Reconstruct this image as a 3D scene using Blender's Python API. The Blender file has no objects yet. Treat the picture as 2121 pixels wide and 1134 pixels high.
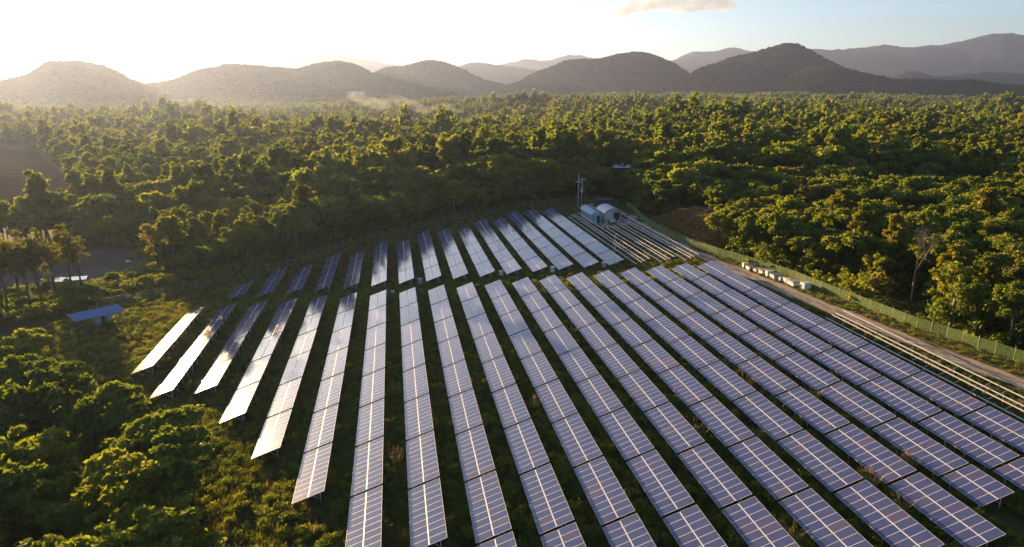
import bpy, math, random
import numpy as np
from mathutils import Matrix, Vector
random.seed(7); rng = np.random.default_rng(7)
scene = bpy.context.scene
C = scene.collection
R = math.radians

# ------------------------------------------------------------------ camera
CAM_H, FPX, PITCH = 38.3275, 1440.0, 0.26303
cam_d = bpy.data.cameras.new('camera'); cam = bpy.data.objects.new('camera', cam_d); C.objects.link(cam)
cam_d.sensor_width = 36.0; cam_d.lens = FPX / 2121 * 36.0
cam_d.clip_start = 0.5; cam_d.clip_end = 60000
cam.location = (0, 0, CAM_H); cam.rotation_euler = (math.pi / 2 - PITCH, 0, 0)
scene.camera = cam

# ------------------------------------------------------------------ light, sky, exposure
SUN_AZ, SUN_EL = R(-36.0), R(6.6)
SUN = Vector((math.sin(SUN_AZ) * math.cos(SUN_EL), math.cos(SUN_AZ) * math.cos(SUN_EL), math.sin(SUN_EL)))
world = bpy.data.worlds.new('World'); scene.world = world; world.use_nodes = True
wn = world.node_tree; bg = wn.nodes['Background']
sky = wn.nodes.new('ShaderNodeTexSky'); sky.sky_type = 'NISHITA'; sky.sun_disc = False
sky.sun_elevation = SUN_EL; sky.sun_rotation = SUN_AZ
sky.altitude = 300; sky.air_density = 0.7; sky.dust_density = 0.25; sky.ozone_density = 1.4
wn.links.new(sky.outputs['Color'], bg.inputs['Color']); bg.inputs['Strength'].default_value = 0.05
sun_d = bpy.data.lights.new('sun', 'SUN'); sun = bpy.data.objects.new('sun', sun_d); C.objects.link(sun)
sun_d.energy = 5.0; sun_d.angle = R(0.6); sun_d.color = (1.0, 0.64, 0.29)
sun.rotation_euler = SUN.to_track_quat('Z', 'Y').to_euler(); sun.location = (-60, 80, 120)
scene.view_settings.view_transform = 'Standard'; scene.view_settings.look = 'None'
scene.view_settings.gamma = 1.0; scene.view_settings.exposure = 2.25
cy = scene.cycles
cy.use_denoising = True; cy.max_bounces = 9; cy.diffuse_bounces = 4; cy.glossy_bounces = 3
cy.transmission_bounces = 7; cy.transparent_max_bounces = 8; cy.volume_bounces = 0
cy.sample_clamp_direct = 6.0; cy.sample_clamp_indirect = 4.0; cy.caustics_reflective = False; cy.caustics_refractive = False
HAZE_DENSITY = 0.82e-4

# ------------------------------------------------------------------ frames and ground
MW = np.array([[0.9849, -0.16701, -0.04557], [0.16717, 0.98593, -0.00028], [0.04497, -0.00734, 0.99896]])
u_, s_, v_ = np.linalg.svd(MW); MW = u_ @ v_
_t = np.array([0, 0, CAM_H]) - MW @ np.array([0, 0, CAM_H])
SITE = Matrix([list(MW[i]) + [_t[i]] for i in range(3)] + [[0, 0, 0, 1]])
TILT, PITCH_X, LEN_Y, X0, WID, GND = 0.29811, 5.63615, 10.14413, -41.14562, 3.36, -0.9
Y_NEAR, Y_FAR = 133.4, 140.0

def lim(x, a=95.0, s=60.0):
    ax = np.abs(x)
    return np.sign(x) * np.where(ax < a, ax, a + s * (1 - np.exp(-(np.maximum(ax, a) - a) / s)))
def tz(x, y):
    """ground height"""
    x = np.asarray(x, float); y = np.asarray(y, float)
    z = -0.94 + 0.0456 * lim(x) + 0.00028 * np.minimum(y, 300)
    d = np.sqrt(x * x + y * y); w = np.clip((d - 330) / 500, 0, 1) ** 1.5
    und = -13 + 1.25 * (5.5 * np.sin(x / 310 + 1.3) * np.cos(y / 270 + .4) + 3.5 * np.sin(x / 130 + y / 170) + 2 * np.cos(x / 77 - y / 95))
    return z + w * und
def tzf(x, y): return float(tz(x, y))
def ray(px, py):
    r = (px - 1060.5) / FPX; u = -(py - 567) / FPX; cp, sp = math.cos(PITCH), math.sin(PITCH)
    return np.array([r, cp + u * sp, u * cp - sp])
def gw(px, py):
    """pixel of the photograph to the ground point it looks at"""
    d = ray(px, py); t = 38 / max(1e-3, -d[2])
    for _ in range(30):
        q = d * t; t = t * (CAM_H - tzf(q[0], q[1])) / (-q[2])
    q = d * t; return float(q[0]), float(q[1])
def site2w(X, Y, Z=GND): return SITE @ Vector((X, Y, Z))
def sg(X, Y):
    w = site2w(X, Y); return w.x, w.y, tzf(w.x, w.y)
_inv = SITE.inverted()
def w2site(x, y):
    v = _inv @ Vector((x, y, tzf(x, y))); return v.x, v.y

# ------------------------------------------------------------------ helpers
def tag(o, label=None, cat=None, group=None, kind=None):
    if label: o['label'] = label
    if cat: o['category'] = cat
    if group: o['group'] = group
    if kind: o['kind'] = kind
    return o
def empty(name, loc=(0, 0, 0), rz=0.0, mat=None):
    o = bpy.data.objects.new(name, None); C.objects.link(o); o.empty_display_size = .3
    if mat is not None: o.matrix_world = mat
    else: o.location = loc; o.rotation_euler = (0, 0, rz)
    return o
def link(name, me, parent=None, loc=None, rot=None, scale=None):
    o = bpy.data.objects.new(name, me); C.objects.link(o)
    if parent is not None: o.parent = parent
    if loc is not None: o.location = loc
    if rot is not None: o.rotation_euler = rot
    if scale is not None: o.scale = scale
    return o
class MB:
    """collects boxes, tubes and polygons into one mesh"""
    def __init__(s): s.v = []; s.f = []; s.m = []; s.uv = {}
    def poly(s, pts, m=0, uv=None):
        i = len(s.v); s.v += [tuple(p) for p in pts]; s.f.append(tuple(range(i, i + len(pts)))); s.m.append(m)
        if uv: s.uv[len(s.f) - 1] = uv
    def box(s, x0, x1, y0, y1, z0, z1, m=0, mat=None):
        i = len(s.v); p = [(x, y, z) for z in (z0, z1) for y in (y0, y1) for x in (x0, x1)]
        if mat is not None: p = [tuple(mat @ Vector(q)) for q in p]
        s.v += p
        for q in ((0, 2, 3, 1), (4, 5, 7, 6), (0, 1, 5, 4), (2, 6, 7, 3), (0, 4, 6, 2), (1, 3, 7, 5)):
            s.f.append(tuple(i + k for k in q)); s.m.append(m)
    def tube(s, a, b, ra, rb=None, n=6, m=0, cap=True):
        a = Vector(a); b = Vector(b); rb = ra if rb is None else rb
        d = (b - a).normalized(); x = d.orthogonal().normalized(); y = d.cross(x); i = len(s.v)
        for c, r in ((a, ra), (b, rb)):
            for k in range(n):
                t = 2 * math.pi * k / n; s.v.append(tuple(c + x * r * math.cos(t) + y * r * math.sin(t)))
        for k in range(n):
            s.f.append((i + k, i + (k + 1) % n, i + n + (k + 1) % n, i + n + k)); s.m.append(m)
        if cap:
            s.f.append(tuple(i + k for k in range(n))[::-1]); s.m.append(m)
            s.f.append(tuple(i + n + k for k in range(n))); s.m.append(m)
    def prism(s, prof, y0, y1, m=0):
        """profile in xz, extruded along y"""
        n = len(prof); i = len(s.v)
        s.v += [(p[0], y0, p[1]) for p in prof] + [(p[0], y1, p[1]) for p in prof]
        for k in range(n):
            s.f.append((i + k, i + (k + 1) % n, i + n + (k + 1) % n, i + n + k)); s.m.append(m)
        s.f.append(tuple(i + k for k in range(n))[::-1]); s.m.append(m)
        s.f.append(tuple(i + n + k for k in range(n))); s.m.append(m)
    def mesh(s, name, mats, smooth=False):
        me = bpy.data.meshes.new(name); me.from_pydata(s.v, [], s.f)
        for m in (mats if isinstance(mats, (list, tuple)) else [mats]): me.materials.append(m)
        me.polygons.foreach_set('material_index', s.m)
        if smooth: me.polygons.foreach_set('use_smooth', [True] * len(s.f))
        if s.uv:
            ul = me.uv_layers.new(name='uv')
            for p in me.polygons:
                if p.index in s.uv:
                    for li, c in zip(p.loop_indices, s.uv[p.index]): ul.data[li].uv = c
        me.update(); return me
def np_mesh(name, v, f, mats, mi=None, smooth=False):
    """v (n,3), f (m,k) arrays"""
    me = bpy.data.meshes.new(name); v = np.asarray(v, np.float32); f = np.asarray(f, np.int32); k = f.shape[1]
    me.vertices.add(len(v)); me.vertices.foreach_set('co', v.ravel())
    me.loops.add(f.size); me.loops.foreach_set('vertex_index', f.ravel())
    me.polygons.add(len(f)); me.polygons.foreach_set('loop_start', np.arange(0, f.size, k, dtype=np.int32))
    me.polygons.foreach_set('loop_total', np.full(len(f), k, np.int32))
    for m in mats: me.materials.append(m)
    if mi is not None: me.polygons.foreach_set('material_index', np.asarray(mi, np.int32))
    if smooth: me.polygons.foreach_set('use_smooth', np.ones(len(f), bool))
    me.update(calc_edges=True); me.validate(); return me

# ------------------------------------------------------------------ materials
class NT:
    def __init__(s, name):
        s.mat = bpy.data.materials.new(name); s.mat.use_nodes = True; s.t = s.mat.node_tree
        s.t.nodes.clear(); s.out = s.t.nodes.new('ShaderNodeOutputMaterial')
    def n(s, typ, **kw):
        nd = s.t.nodes.new(typ)
        for k, v in kw.items():
            if k == 'inp':
                for a, b in v.items():
                    if hasattr(b, 'is_linked') or isinstance(b, bpy.types.NodeSocket): s.t.links.new(b, nd.inputs[a])
                    else: nd.inputs[a].default_value = b
            else: setattr(nd, k, v)
        return nd
    def noise(s, scale, vec=None, detail=4, rough=.6, dim='3D'):
        nd = s.n('ShaderNodeTexNoise', inp={'Scale': scale, 'Detail': detail, 'Roughness': rough})
        if vec is not None: s.t.links.new(vec, nd.inputs['Vector'])
        return nd.outputs['Fac']
    def ramp(s, fac, stops):
        nd = s.n('ShaderNodeValToRGB'); s.t.links.new(fac, nd.inputs['Fac']); e = nd.color_ramp.elements
        while len(e) < len(stops): e.new(.5)
        for k, (p, c) in enumerate(stops): e[k].position = p; e[k].color = (*c, 1)
        return nd.outputs['Color']
    def math(s, op, a, b=None, c=None):
        nd = s.n('ShaderNodeMath', operation=op)
        for k, v in enumerate((a, b, c)):
            if v is None: continue
            if isinstance(v, (int, float)): nd.inputs[k].default_value = v
            else: s.t.links.new(v, nd.inputs[k])
        return nd.outputs[0]
    def mix(s, fac, a, b, typ='MIX'):
        nd = s.n('ShaderNodeMix', data_type='RGBA', blend_type=typ)
        for k, v in ((0, fac), (6, a), (7, b)):
            if isinstance(v, bpy.types.NodeSocket): s.t.links.new(v, nd.inputs[k])
            elif k == 0: nd.inputs[0].default_value = v
            else: nd.inputs[k].default_value = (*v, 1)
        return nd.outputs[2]
    def pos(s): return s.n('ShaderNodeNewGeometry').outputs['Position']
    def obj(s): return s.n('ShaderNodeTexCoord').outputs['Object']
    def bump(s, h, strength=.5, dist=.05):
        return s.n('ShaderNodeBump', inp={'Height': h, 'Strength': strength, 'Distance': dist}).outputs['Normal']
    def pbr(s, col, rough=.6, metal=0.0, normal=None, spec=.5):
        b = s.n('ShaderNodeBsdfPrincipled')
        for k, v in (('Base Color', col), ('Roughness', rough), ('Metallic', metal), ('Normal', normal), ('Specular IOR Level', spec)):
            if v is None: continue
            if isinstance(v, bpy.types.NodeSocket): s.t.links.new(v, b.inputs[k])
            elif k == 'Base Color': b.inputs[k].default_value = (*v, 1)
            else: b.inputs[k].default_value = v
        s.t.links.new(b.outputs[0], s.out.inputs['Surface']); return s.mat
def simple(name, col, rough=.6, metal=0.0, var=.25, scale=3.0, dirt=None):
    t = NT(name); n = t.noise(scale, t.obj(), 5)
    lo = tuple(c * (1 - var) for c in col); hi = tuple(min(1, c * (1 + var)) for c in col)
    c = t.ramp(n, [(.3, lo), (.7, hi)])
    if dirt is not None: c = t.mix(t.math('MULTIPLY', t.noise(1.1, t.obj(), 6), .45), c, dirt)
    r = t.math('MULTIPLY_ADD', n, .2, rough - .1)
    return t.pbr(c, r, metal, t.bump(t.noise(scale * 6, t.obj(), 3), .15, .02))

M = {}
t = NT('ground_grass'); p = t.pos(); n1 = t.noise(.045, p, 6); n2 = t.noise(.9, p, 5, .7); n3 = t.noise(6, p, 3)
c = t.ramp(n1, [(.3, (.062, .072, .020)), (.5, (.095, .086, .030)), (.68, (.150, .110, .050))])
c = t.mix(t.math('MULTIPLY', n2, .6), c, (.032, .044, .012)); c = t.mix(t.math('MULTIPLY', n3, .35), c, (.11, .10, .035))
M['ground'] = t.pbr(c, .95, 0, t.bump(t.math('ADD', n2, n3), .9, .25), .1)
t = NT('dirt_track'); p = t.pos(); n1 = t.noise(.35, p, 6, .7); n2 = t.noise(5, p, 4)
c = t.ramp(n1, [(.3, (.38, .305, .245)), (.7, (.58, .49, .41))]); c = t.mix(t.math('MULTIPLY', n2, .4), c, (.16, .125, .09))
M['road'] = t.pbr(c, .95, 0, t.bump(n2, .5, .05), .1)
t = NT('worn_track_crown'); p = t.pos(); n1 = t.noise(.6, p, 6, .7); n2 = t.noise(4, p, 4)
c = t.ramp(n1, [(.35, (.34, .275, .215)), (.6, (.22, .175, .105)), (.75, (.15, .13, .06))]); M['road_mid'] = t.pbr(c, .95, 0, t.bump(n2, .6, .08), .1)
t = NT('verge'); p = t.pos(); n1 = t.noise(.4, p, 6, .7); n2 = t.noise(4, p, 4)
c = t.ramp(n1, [(.3, (.12, .10, .035)), (.55, (.20, .155, .065)), (.75, (.28, .20, .105))]); c = t.mix(t.math('MULTIPLY', n2, .5), c, (.05, .055, .018))
M['verge'] = t.pbr(c, .95, 0, t.bump(t.math('ADD', n1, n2), .9, .2), .1)
t = NT('ploughed_field'); p = t.pos(); n1 = t.noise(.06, p, 6, .7); n2 = t.noise(1.5, p, 4)
c = t.ramp(n1, [(.3, (.036, .024, .020)), (.7, (.056, .040, .034))]); c = t.mix(t.math('MULTIPLY', n2, .4), c, (.045, .032, .024))
M['field'] = t.pbr(c, 1.0, 0, t.bump(n2, .2, .1), .0)
M['bank'] = simple('dry_earth_bank', (.32, .20, .12), .95, 0, .5, .5)
M['mud'] = simple('wet_mud', (.062, .044, .034), .95, 0, .4, .12)
t = NT('pond_water'); M['water'] = t.pbr((.03, .035, .03), .04, 0, t.bump(t.noise(1.2, t.pos(), 3), .15, .03), .6)
t = NT('hill_cover'); p = t.pos(); n1 = t.noise(.012, p, 8, .7); n2 = t.noise(.09, p, 5)
c = t.ramp(n1, [(.32, (.018, .030, .014)), (.5, (.030, .042, .018)), (.68, (.060, .058, .030))]); c = t.mix(t.math('MULTIPLY', n2, .5), c, (.018, .028, .010))
M['hill'] = t.pbr(c, 1.0, 0, t.bump(t.math('ADD', n2, n1), 1.0, 12.0), .05)
t = NT('mountain_cover'); p = t.pos(); n1 = t.noise(.004, p, 8, .65)
M['mountain'] = t.pbr(t.ramp(n1, [(.3, (.014, .024, .018)), (.7, (.030, .038, .026))]), 1.0, 0, t.bump(n1, 1.0, 60.0), .05)

def leaf_mat(name, stops, trans=.5, locn=.02):
    t = NT(name); oi = t.n('ShaderNodeObjectInfo')
    n = t.n('ShaderNodeTexNoise', inp={'Scale': locn, 'Detail': 2.0}); t.t.links.new(oi.outputs['Location'], n.inputs['Vector'])
    f = t.math('ADD', t.math('MULTIPLY', oi.outputs['Random'], .62), t.math('MULTIPLY_ADD', n.outputs['Fac'], 1.3, -.46))
    g = t.n('ShaderNodeNewGeometry'); leaf = g.outputs['Random Per Island']
    f = t.math('ADD', f, t.math('MULTIPLY_ADD', leaf, .30, -.15))
    c = t.ramp(f, stops)
    d = t.n('ShaderNodeBsdfDiffuse', inp={'Color': c}); c2 = t.mix(1.0, c, (2.1, 2.0, .7), 'MULTIPLY')
    tr = t.n('ShaderNodeBsdfTranslucent', inp={'Color': c2}); gl = t.n('ShaderNodeBsdfGlossy', inp={'Roughness': .45, 'Color': (.5, .5, .45, 1)})
    m1 = t.n('ShaderNodeMixShader', inp={0: trans, 1: d.outputs[0], 2: tr.outputs[0]})
    m2 = t.n('ShaderNodeMixShader', inp={0: .035, 1: m1.outputs[0], 2: gl.outputs[0]})
    t.t.links.new(m2.outputs[0], t.out.inputs['Surface']); return t.mat
M['leaf'] = leaf_mat('foliage', [(.0, (.055, .090, .020)), (.25, (.090, .132, .024)), (.5, (.135, .172, .028)), (.86, (.185, .208, .034)), (1.0, (.20, .16, .06))])
M['leaf_hill_shaded'] = leaf_mat('shaded_hill_foliage', [(.0, (.028, .046, .016)), (.5, (.046, .066, .022)), (1.0, (.075, .090, .030))], .3, .006)  # darker copy of the foliage, the hills' shade put into its colour
M['leaf_y'] = leaf_mat('yellow_foliage', [(.1, (.075, .095, .016)), (.6, (.13, .14, .022)), (1.0, (.19, .18, .03))])
M['leaf_dry'] = leaf_mat('dry_foliage', [(.1, (.20, .135, .075)), (.6, (.30, .21, .12)), (1.0, (.40, .28, .17))], .4)
M['grass'] = leaf_mat('grass_blades', [(.0, (.050, .078, .018)), (.45, (.095, .125, .028)), (.8, (.160, .155, .048)), (1.0, (.26, .20, .09))], .4, .15)
M['bark'] = simple('bark', (.10, .078, .056), .95, 0, .4, 1.5)
M['bark_pale'] = simple('pale_bark', (.34, .31, .27), .9, 0, .3, 1.5)
M['bark_grey'] = simple('grey_twigs', (.24, .19, .15), .9, 0, .3, 1.5)

# solar cells: dark blue silicon under glass, thin grid lines
t = NT('solar_cells'); uv = t.n('ShaderNodeUVMap', uv_map='uv').outputs[0]
sep = t.n('ShaderNodeSeparateXYZ', inp={0: uv})
def grid(s, n, w):
    f = t.math('FRACT', t.math('MULTIPLY', s, float(n))); return t.math('GREATER_THAN', t.math('ABSOLUTE', t.math('SUBTRACT', f, .5)), .5 - w)
lines = t.math('MAXIMUM', grid(sep.outputs[0], 10, .022), grid(sep.outputs[1], 6, .022))
oi = t.n('ShaderNodeObjectInfo').outputs['Random']
vr = t.n('ShaderNodeTexVoronoi', inp={'Scale': 55.0}); t.t.links.new(uv, vr.inputs['Vector'])
cell = t.ramp(oi, [(.0, (.010, .032, .160)), (.6, (.018, .044, .175)), (.92, (.038, .046, .150)), (1.0, (.080, .060, .110))])
cell = t.mix(t.math('MULTIPLY', vr.outputs['Color'], .45), cell, (.050, .075, .25))
col = t.mix(t.math('MULTIPLY', lines, .55), cell, (.32, .33, .38))
dust = t.math('MULTIPLY', t.noise(.5, t.pos(), 5, .65), .17); col = t.mix(dust, col, (.34, .27, .26))
b = t.n('ShaderNodeBsdfPrincipled', inp={'Base Color': col, 'Roughness': .5, 'IOR': 1.5, 'Coat Weight': 1.0, 'Coat Roughness': .10, 'Coat IOR': 1.85})
b.inputs['Specular IOR Level'].default_value = 0.0
wav = t.n('ShaderNodeTexNoise', inp={'Scale': .9, 'Detail': 2.0}); t.t.links.new(t.pos(), wav.inputs['Vector'])
t.t.links.new(t.bump(wav.outputs['Fac'], .035, .1), b.inputs['Coat Normal'])
t.t.links.new(b.outputs[0], t.out.inputs['Surface']); M['cells'] = t.mat
M['alu'] = simple('anodised_aluminium', (.62, .62, .65), .6, .0, .06, 2)
M['galv'] = simple('galvanised_steel', (.80, .79, .77), .40, .35, .1, 3)
M['steel_dull'] = simple('dull_galvanised_steel', (.26, .25, .24), .6, .5, .15, 3)
M['backsheet'] = simple('white_backsheet', (.6, .6, .62), .6, 0, .05)
M['concrete'] = simple('concrete', (.52, .50, .46), .9, 0, .2, 4)
M['white'] = simple('white_paint', (.74, .74, .72), .5, 0, .08, 2, (.45, .42, .36))
M['blue_steel'] = simple('pale_blue_corrugated_steel', (.46, .64, .80), .42, .05, .1, 2, (.36, .38, .40))
M['roof_steel'] = simple('zinc_roof_sheet', (.60, .64, .68), .35, .45, .1, 2, (.42, .38, .32))
M['blue_zinc'] = simple('pale_blue_roof_sheet', (.46, .62, .80), .45, .1, .1, 2, (.40, .44, .48))
M['blue_roof'] = simple('blue_painted_roof', (.06, .18, .44), .65, 0, .2, 1.2, (.14, .20, .28))
M['teal'] = simple('dark_teal_container_paint', (.035, .075, .075), .55, .1, .25, 2, (.10, .08, .06))
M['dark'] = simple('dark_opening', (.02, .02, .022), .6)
M['wood'] = simple('weathered_wood', (.20, .15, .11), .85, 0, .35, 4)
M['fence_green'] = simple('green_coated_wire', (.22, .32, .10), .5, 0, .2)
M['post_green'] = simple('green_fence_post', (.40, .46, .24), .55, .1, .2)
M['car'] = simple('black_car_paint', (.018, .019, .022), .25, .2, .1)
M['glass'] = simple('dark_glass', (.02, .025, .03), .06, 0, .05)
M['tyre'] = simple('tyre_rubber', (.02, .02, .02), .9)
M['red'] = simple('red_paint', (.35, .06, .04), .5)
M['blue_box'] = simple('blue_grey_cabinet', (.33, .42, .55), .45, .2, .1)
M['pale_tarp'] = simple('grey_slab', (.34, .30, .29), .8, 0, .25, 2)

# ------------------------------------------------------------------ ground sheet
def sheet(name, outline_grid, mat, lift, parent=None):
    """outline_grid: (nu,nv,2) world xy"""
    g = np.asarray(outline_grid); nu, nv = g.shape[:2]; z = tz(g[..., 0], g[..., 1]) + lift
    v = np.concatenate([g.reshape(-1, 2), z.reshape(-1, 1)], 1)
    i = np.arange(nu * nv).reshape(nu, nv); f = np.stack([i[:-1, :-1], i[1:, :-1], i[1:, 1:], i[:-1, 1:]], -1).reshape(-1, 4)
    return link(name, np_mesh(name, v, f, [mat], smooth=True), parent)
na = 300; rad = np.concatenate([np.linspace(2, 300, 70), np.geomspace(310, 11800, 90)])
ang = np.linspace(0, 2 * np.pi, na + 1)
gg = np.stack([np.outer(rad, np.sin(ang)), np.outer(rad, np.cos(ang))], -1)
tag(sheet('ground', gg[:, ::-1], M['ground'], 0), kind='structure')

def path_sheet(name, pts, widths, mat, lift, jitter=.25, step=1.2, crown=None):
    p = np.array(pts, float); d = np.concatenate([[0], np.cumsum(np.hypot(*np.diff(p, axis=0).T))])
    n = max(8, int(d[-1] / step)); s = np.linspace(0, d[-1], n)
    x = np.interp(s, d, p[:, 0]); y = np.interp(s, d, p[:, 1]); w = np.interp(s, d, widths)
    k = np.ones(9) / 9; pad = lambda a: np.convolve(np.pad(a, 4, 'edge'), k, 'valid'); x, y = pad(x), pad(y)
    tx, ty = np.gradient(x), np.gradient(y); l = np.hypot(tx, ty); nx, ny = ty / l, -tx / l
    cols = []
    for q in np.linspace(-.5, .5, 7):
        e = (np.random.RandomState(int(q * 60 + 90)).rand(n) - .5) * jitter * (2 if abs(q) == .5 else 0)
        e = np.convolve(np.pad(e, 2, 'edge'), np.ones(5) / 2.2, 'valid')
        cols.append(np.stack([x + nx * (w * q + e), y + ny * (w * q + e)], -1))
    o = sheet(name, np.stack(cols, 1)[:, ::-1], mat, lift)
    if crown is not None:
        o.data.materials.append(crown); nf = len(o.data.polygons); mi = np.zeros(nf, np.int32); j = np.arange(nf) % 6; rr_ = np.random.RandomState(9).rand(nf // 6); mi[(j == 2) & (np.repeat(rr_, 6)[:nf] < .62)] = 1; mi[(j == 3) & (np.repeat(rr_, 6)[:nf] > .45)] = 1; o.data.polygons.foreach_set('material_index', mi)
    return o
S2 = lambda l: [tuple(site2w(*q))[:2] for q in l]
road_pts = S2([(63, 225), (64.5, 210), (65.0, 196), (65.2, 180), (66.1, 153), (67.4, 135), (69.4, 119), (70.6, 104.5), (71.4, 98), (72.5, 90), (73.4, 83), (74.3, 77), (75.2, 70), (77.5, 55), (80, 38), (84, 10)])
tag(path_sheet('verge', S2([(68.5, 205), (66.5, 180), (67.0, 153), (69.0, 135), (71.6, 119), (73.2, 104), (75, 90), (77, 77), (79.5, 62), (84, 38), (88, 10)]), [5, 5, 5, 6, 7.5, 7.5, 8, 8, 9, 9, 9], M['verge'], .03, .6), kind='structure')
tag(path_sheet('road', road_pts, [6, 7, 5.0, 4.0, 3.2, 3.4, 3.4, 3.0, 3.0, 3.1, 3.2, 3.2, 3.3, 3.4, 3.6, 3.6], M['road'], .06, .5, 1.2, M['road_mid']), kind='structure')
tag(path_sheet('yard', S2([(52, 187), (58, 186), (64, 190), (66, 200)]), [4, 7, 7, 6], M['road'], .045, .8), kind='structure')
tag(path_sheet('service_track', S2([(-28, 136.9), (0, 136.8), (30, 136.6), (46, 136.8), (58, 136.4), (67, 134)]), [1.0, 1.6, 2.2, 3.0, 3.4, 3.0], M['verge'], .045, .6), kind='structure')
# ploughed field with low dikes, mud flat and pond beyond the left trees
def fan(name, px, mat, lift, n=24):
    a = [gw(*q) for q in px[0]]; b_ = [gw(*q) for q in px[1]]
    a = np.array(a); b_ = np.array(b_); s = np.linspace(0, 1, n); sa = np.linspace(0, 1, len(a)); sb = np.linspace(0, 1, len(b_))
    A = np.stack([np.interp(s, sa, a[:, k]) for k in (0, 1)], -1); B = np.stack([np.interp(s, sb, b_[:, k]) for k in (0, 1)], -1)
    g = np.stack([A + (B - A) * q for q in np.linspace(0, 1, n)], 1)
    return sheet(name, g, mat, lift)
field = tag(fan('field', [[(-420, 480), (-150, 475), (0, 470), (90, 462), (150, 452)], [(-420, 300), (-150, 303), (0, 308), (80, 316), (150, 380)]], M['field'], .05), kind='structure')
for pl in ([(-200, 416), (0, 413), (60, 419), (150, 404)], [(-200, 395), (40, 417), (90, 425), (150, 430)], [(-250, 360), (0, 362), (120, 372)]):
    w = [gw(*q) for q in pl]; mb = MB()
    for (ax, ay), (bx, by) in zip(w[:-1], w[1:]):
        for k in range(12):
            u0, u1 = k / 12, (k + 1) / 12; p0 = Vector((ax + (bx - ax) * u0, ay + (by - ay) * u0, 0)); p1 = Vector((ax + (bx - ax) * u1, ay + (by - ay) * u1, 0))
            nrm = Vector((p1.y - p0.y, p0.x - p1.x, 0)).normalized(); pts = []
            for q in (p0, p1):
                z = tzf(q.x, q.y); pts.append([q - nrm * .7 + Vector((0, 0, z)), q + Vector((0, 0, z + .5)), q + nrm * .7 + Vector((0, 0, z))])
            mb.poly([pts[0][0], pts[1][0], pts[1][1], pts[0][1]]); mb.poly([pts[0][1], pts[1][1], pts[1][2], pts[0][2]])
    link('dike', mb.mesh('dike', M['mud']), field)
tag(fan('mud_flat', [[(-120, 640), (0, 612), (90, 602), (200, 588), (290, 560)], [(-120, 530), (0, 520), (100, 518), (200, 516), (300, 520)]], M['mud'], .05), kind='structure')
def pond(outline):
    g = [gw(*q) for q in outline]; z = max(tzf(*q) for q in g) + .1; mb = MB(); mb.poly([(x, y, z) for x, y in g])
    tag(link('pond', mb.mesh('pond', M['water'])), kind='structure')
pond([(84, 584), (96, 579), (118, 577), (138, 578), (160, 575), (182, 573), (178, 580), (150, 583), (138, 586), (116, 587), (100, 584)][::-1])
pond([(256, 545), (263, 540), (272, 535), (276, 538), (268, 543)][::-1])

# ------------------------------------------------------------------ hills and mountain ranges (solid ridges at their own distance)
HILL_PTS = []
def vnoise(x, y, seed, oct_=5):
    r = np.random.RandomState(seed); z = np.zeros_like(x); a = 1.0; fq = 1.0
    for _ in range(oct_):
        for _k in range(3):
            th = r.rand() * 6.28; z += a * np.sin((x * math.cos(th) + y * math.sin(th)) * fq + r.rand() * 6.28) / 3
        a *= .5; fq *= 2.07
    return z
def ridge(name, crest, D, depth, mat, nseed, amp, trees=0, kind='structure'):
    """crest line seen in the photograph, at distance D, as a ridge with a front and a back slope"""
    c = np.array(crest, float); s = np.linspace(c[0, 0], c[-1, 0], max(60, int((c[-1, 0] - c[0, 0]) / 7)))
    yy = np.interp(s, c[:, 0], c[:, 1]); k = np.ones(5) / 5; yy = np.convolve(np.pad(yy, 2, 'edge'), k, 'valid')
    rs_ = np.random.RandomState(nseed + 50); jit = np.convolve(rs_.normal(size=len(s) + 4), np.ones(5) / 5, 'valid') * 2.6; yy = yy + jit * np.clip((190 - yy) / 40, 0, 1)
    cz = []; cxy = []
    for px, py in zip(s, yy):
        d = ray(px, py); hd = math.hypot(d[0], d[1]); q = d * (D / hd); cxy.append(q[:2]); cz.append(CAM_H + q[2])
    cxy = np.array(cxy); cz = np.array(cz); hor = cxy / np.linalg.norm(cxy, axis=1, keepdims=True)
    vs = np.linspace(-1, 1, 33); n = len(s); P = np.zeros((n, 33, 3))
    hh = np.maximum(cz, 5)
    dep = depth * (0.35 + .65 * np.clip(hh / hh.max(), 0, 1))
    for j, v in enumerate(vs):
        xy = cxy + hor * (dep * v)[:, None]; base = tz(xy[:, 0], xy[:, 1]) - 4
        prof = (0.5 + 0.5 * math.cos(math.pi * v)) ** 0.85
        sc = max(60., depth * .16); rd = vnoise(xy[:, 0] / sc, xy[:, 1] / sc, nseed); nz = (1.1 - 2.2 * np.abs(rd)) * amp * 1.5 * (abs(v) ** .7) * prof ** .4
        P[:, j, :2] = xy; P[:, j, 2] = base + (hh - base) * prof + nz * np.clip(hh / 60, .1, 1)
    # end caps sink into the ground
    P[0, :, 2] = np.minimum(P[0, :, 2], tz(P[0, :, 0], P[0, :, 1]) - 4); P[-1, :, 2] = np.minimum(P[-1, :, 2], tz(P[-1, :, 0], P[-1, :, 1]) - 4)
    i = np.arange(n * 33).reshape(n, 33); f = np.stack([i[:-1, :-1], i[1:, :-1], i[1:, 1:], i[:-1, 1:]], -1).reshape(-1, 4)
    tag(link(name, np_mesh(name, P.reshape(-1, 3), f, [mat], smooth=True)), kind=kind)
    if trees:
        a = rng.random(trees) * (n - 1); b_ = rng.random(trees) * 20
        crestn = trees // 5; b_[:crestn] = 15.0 + rng.random(crestn) * 2
        ia, ib = a.astype(int), b_.astype(int); fa, fb = (a - ia)[:, None], (b_ - ib)[:, None]
        q = (P[ia, ib] * (1 - fa) + P[ia + 1, ib] * fa) * (1 - fb) + (P[ia, ib + 1] * (1 - fa) + P[ia + 1, ib + 1] * fa) * fb
        HILL_PTS.append(q)
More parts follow.
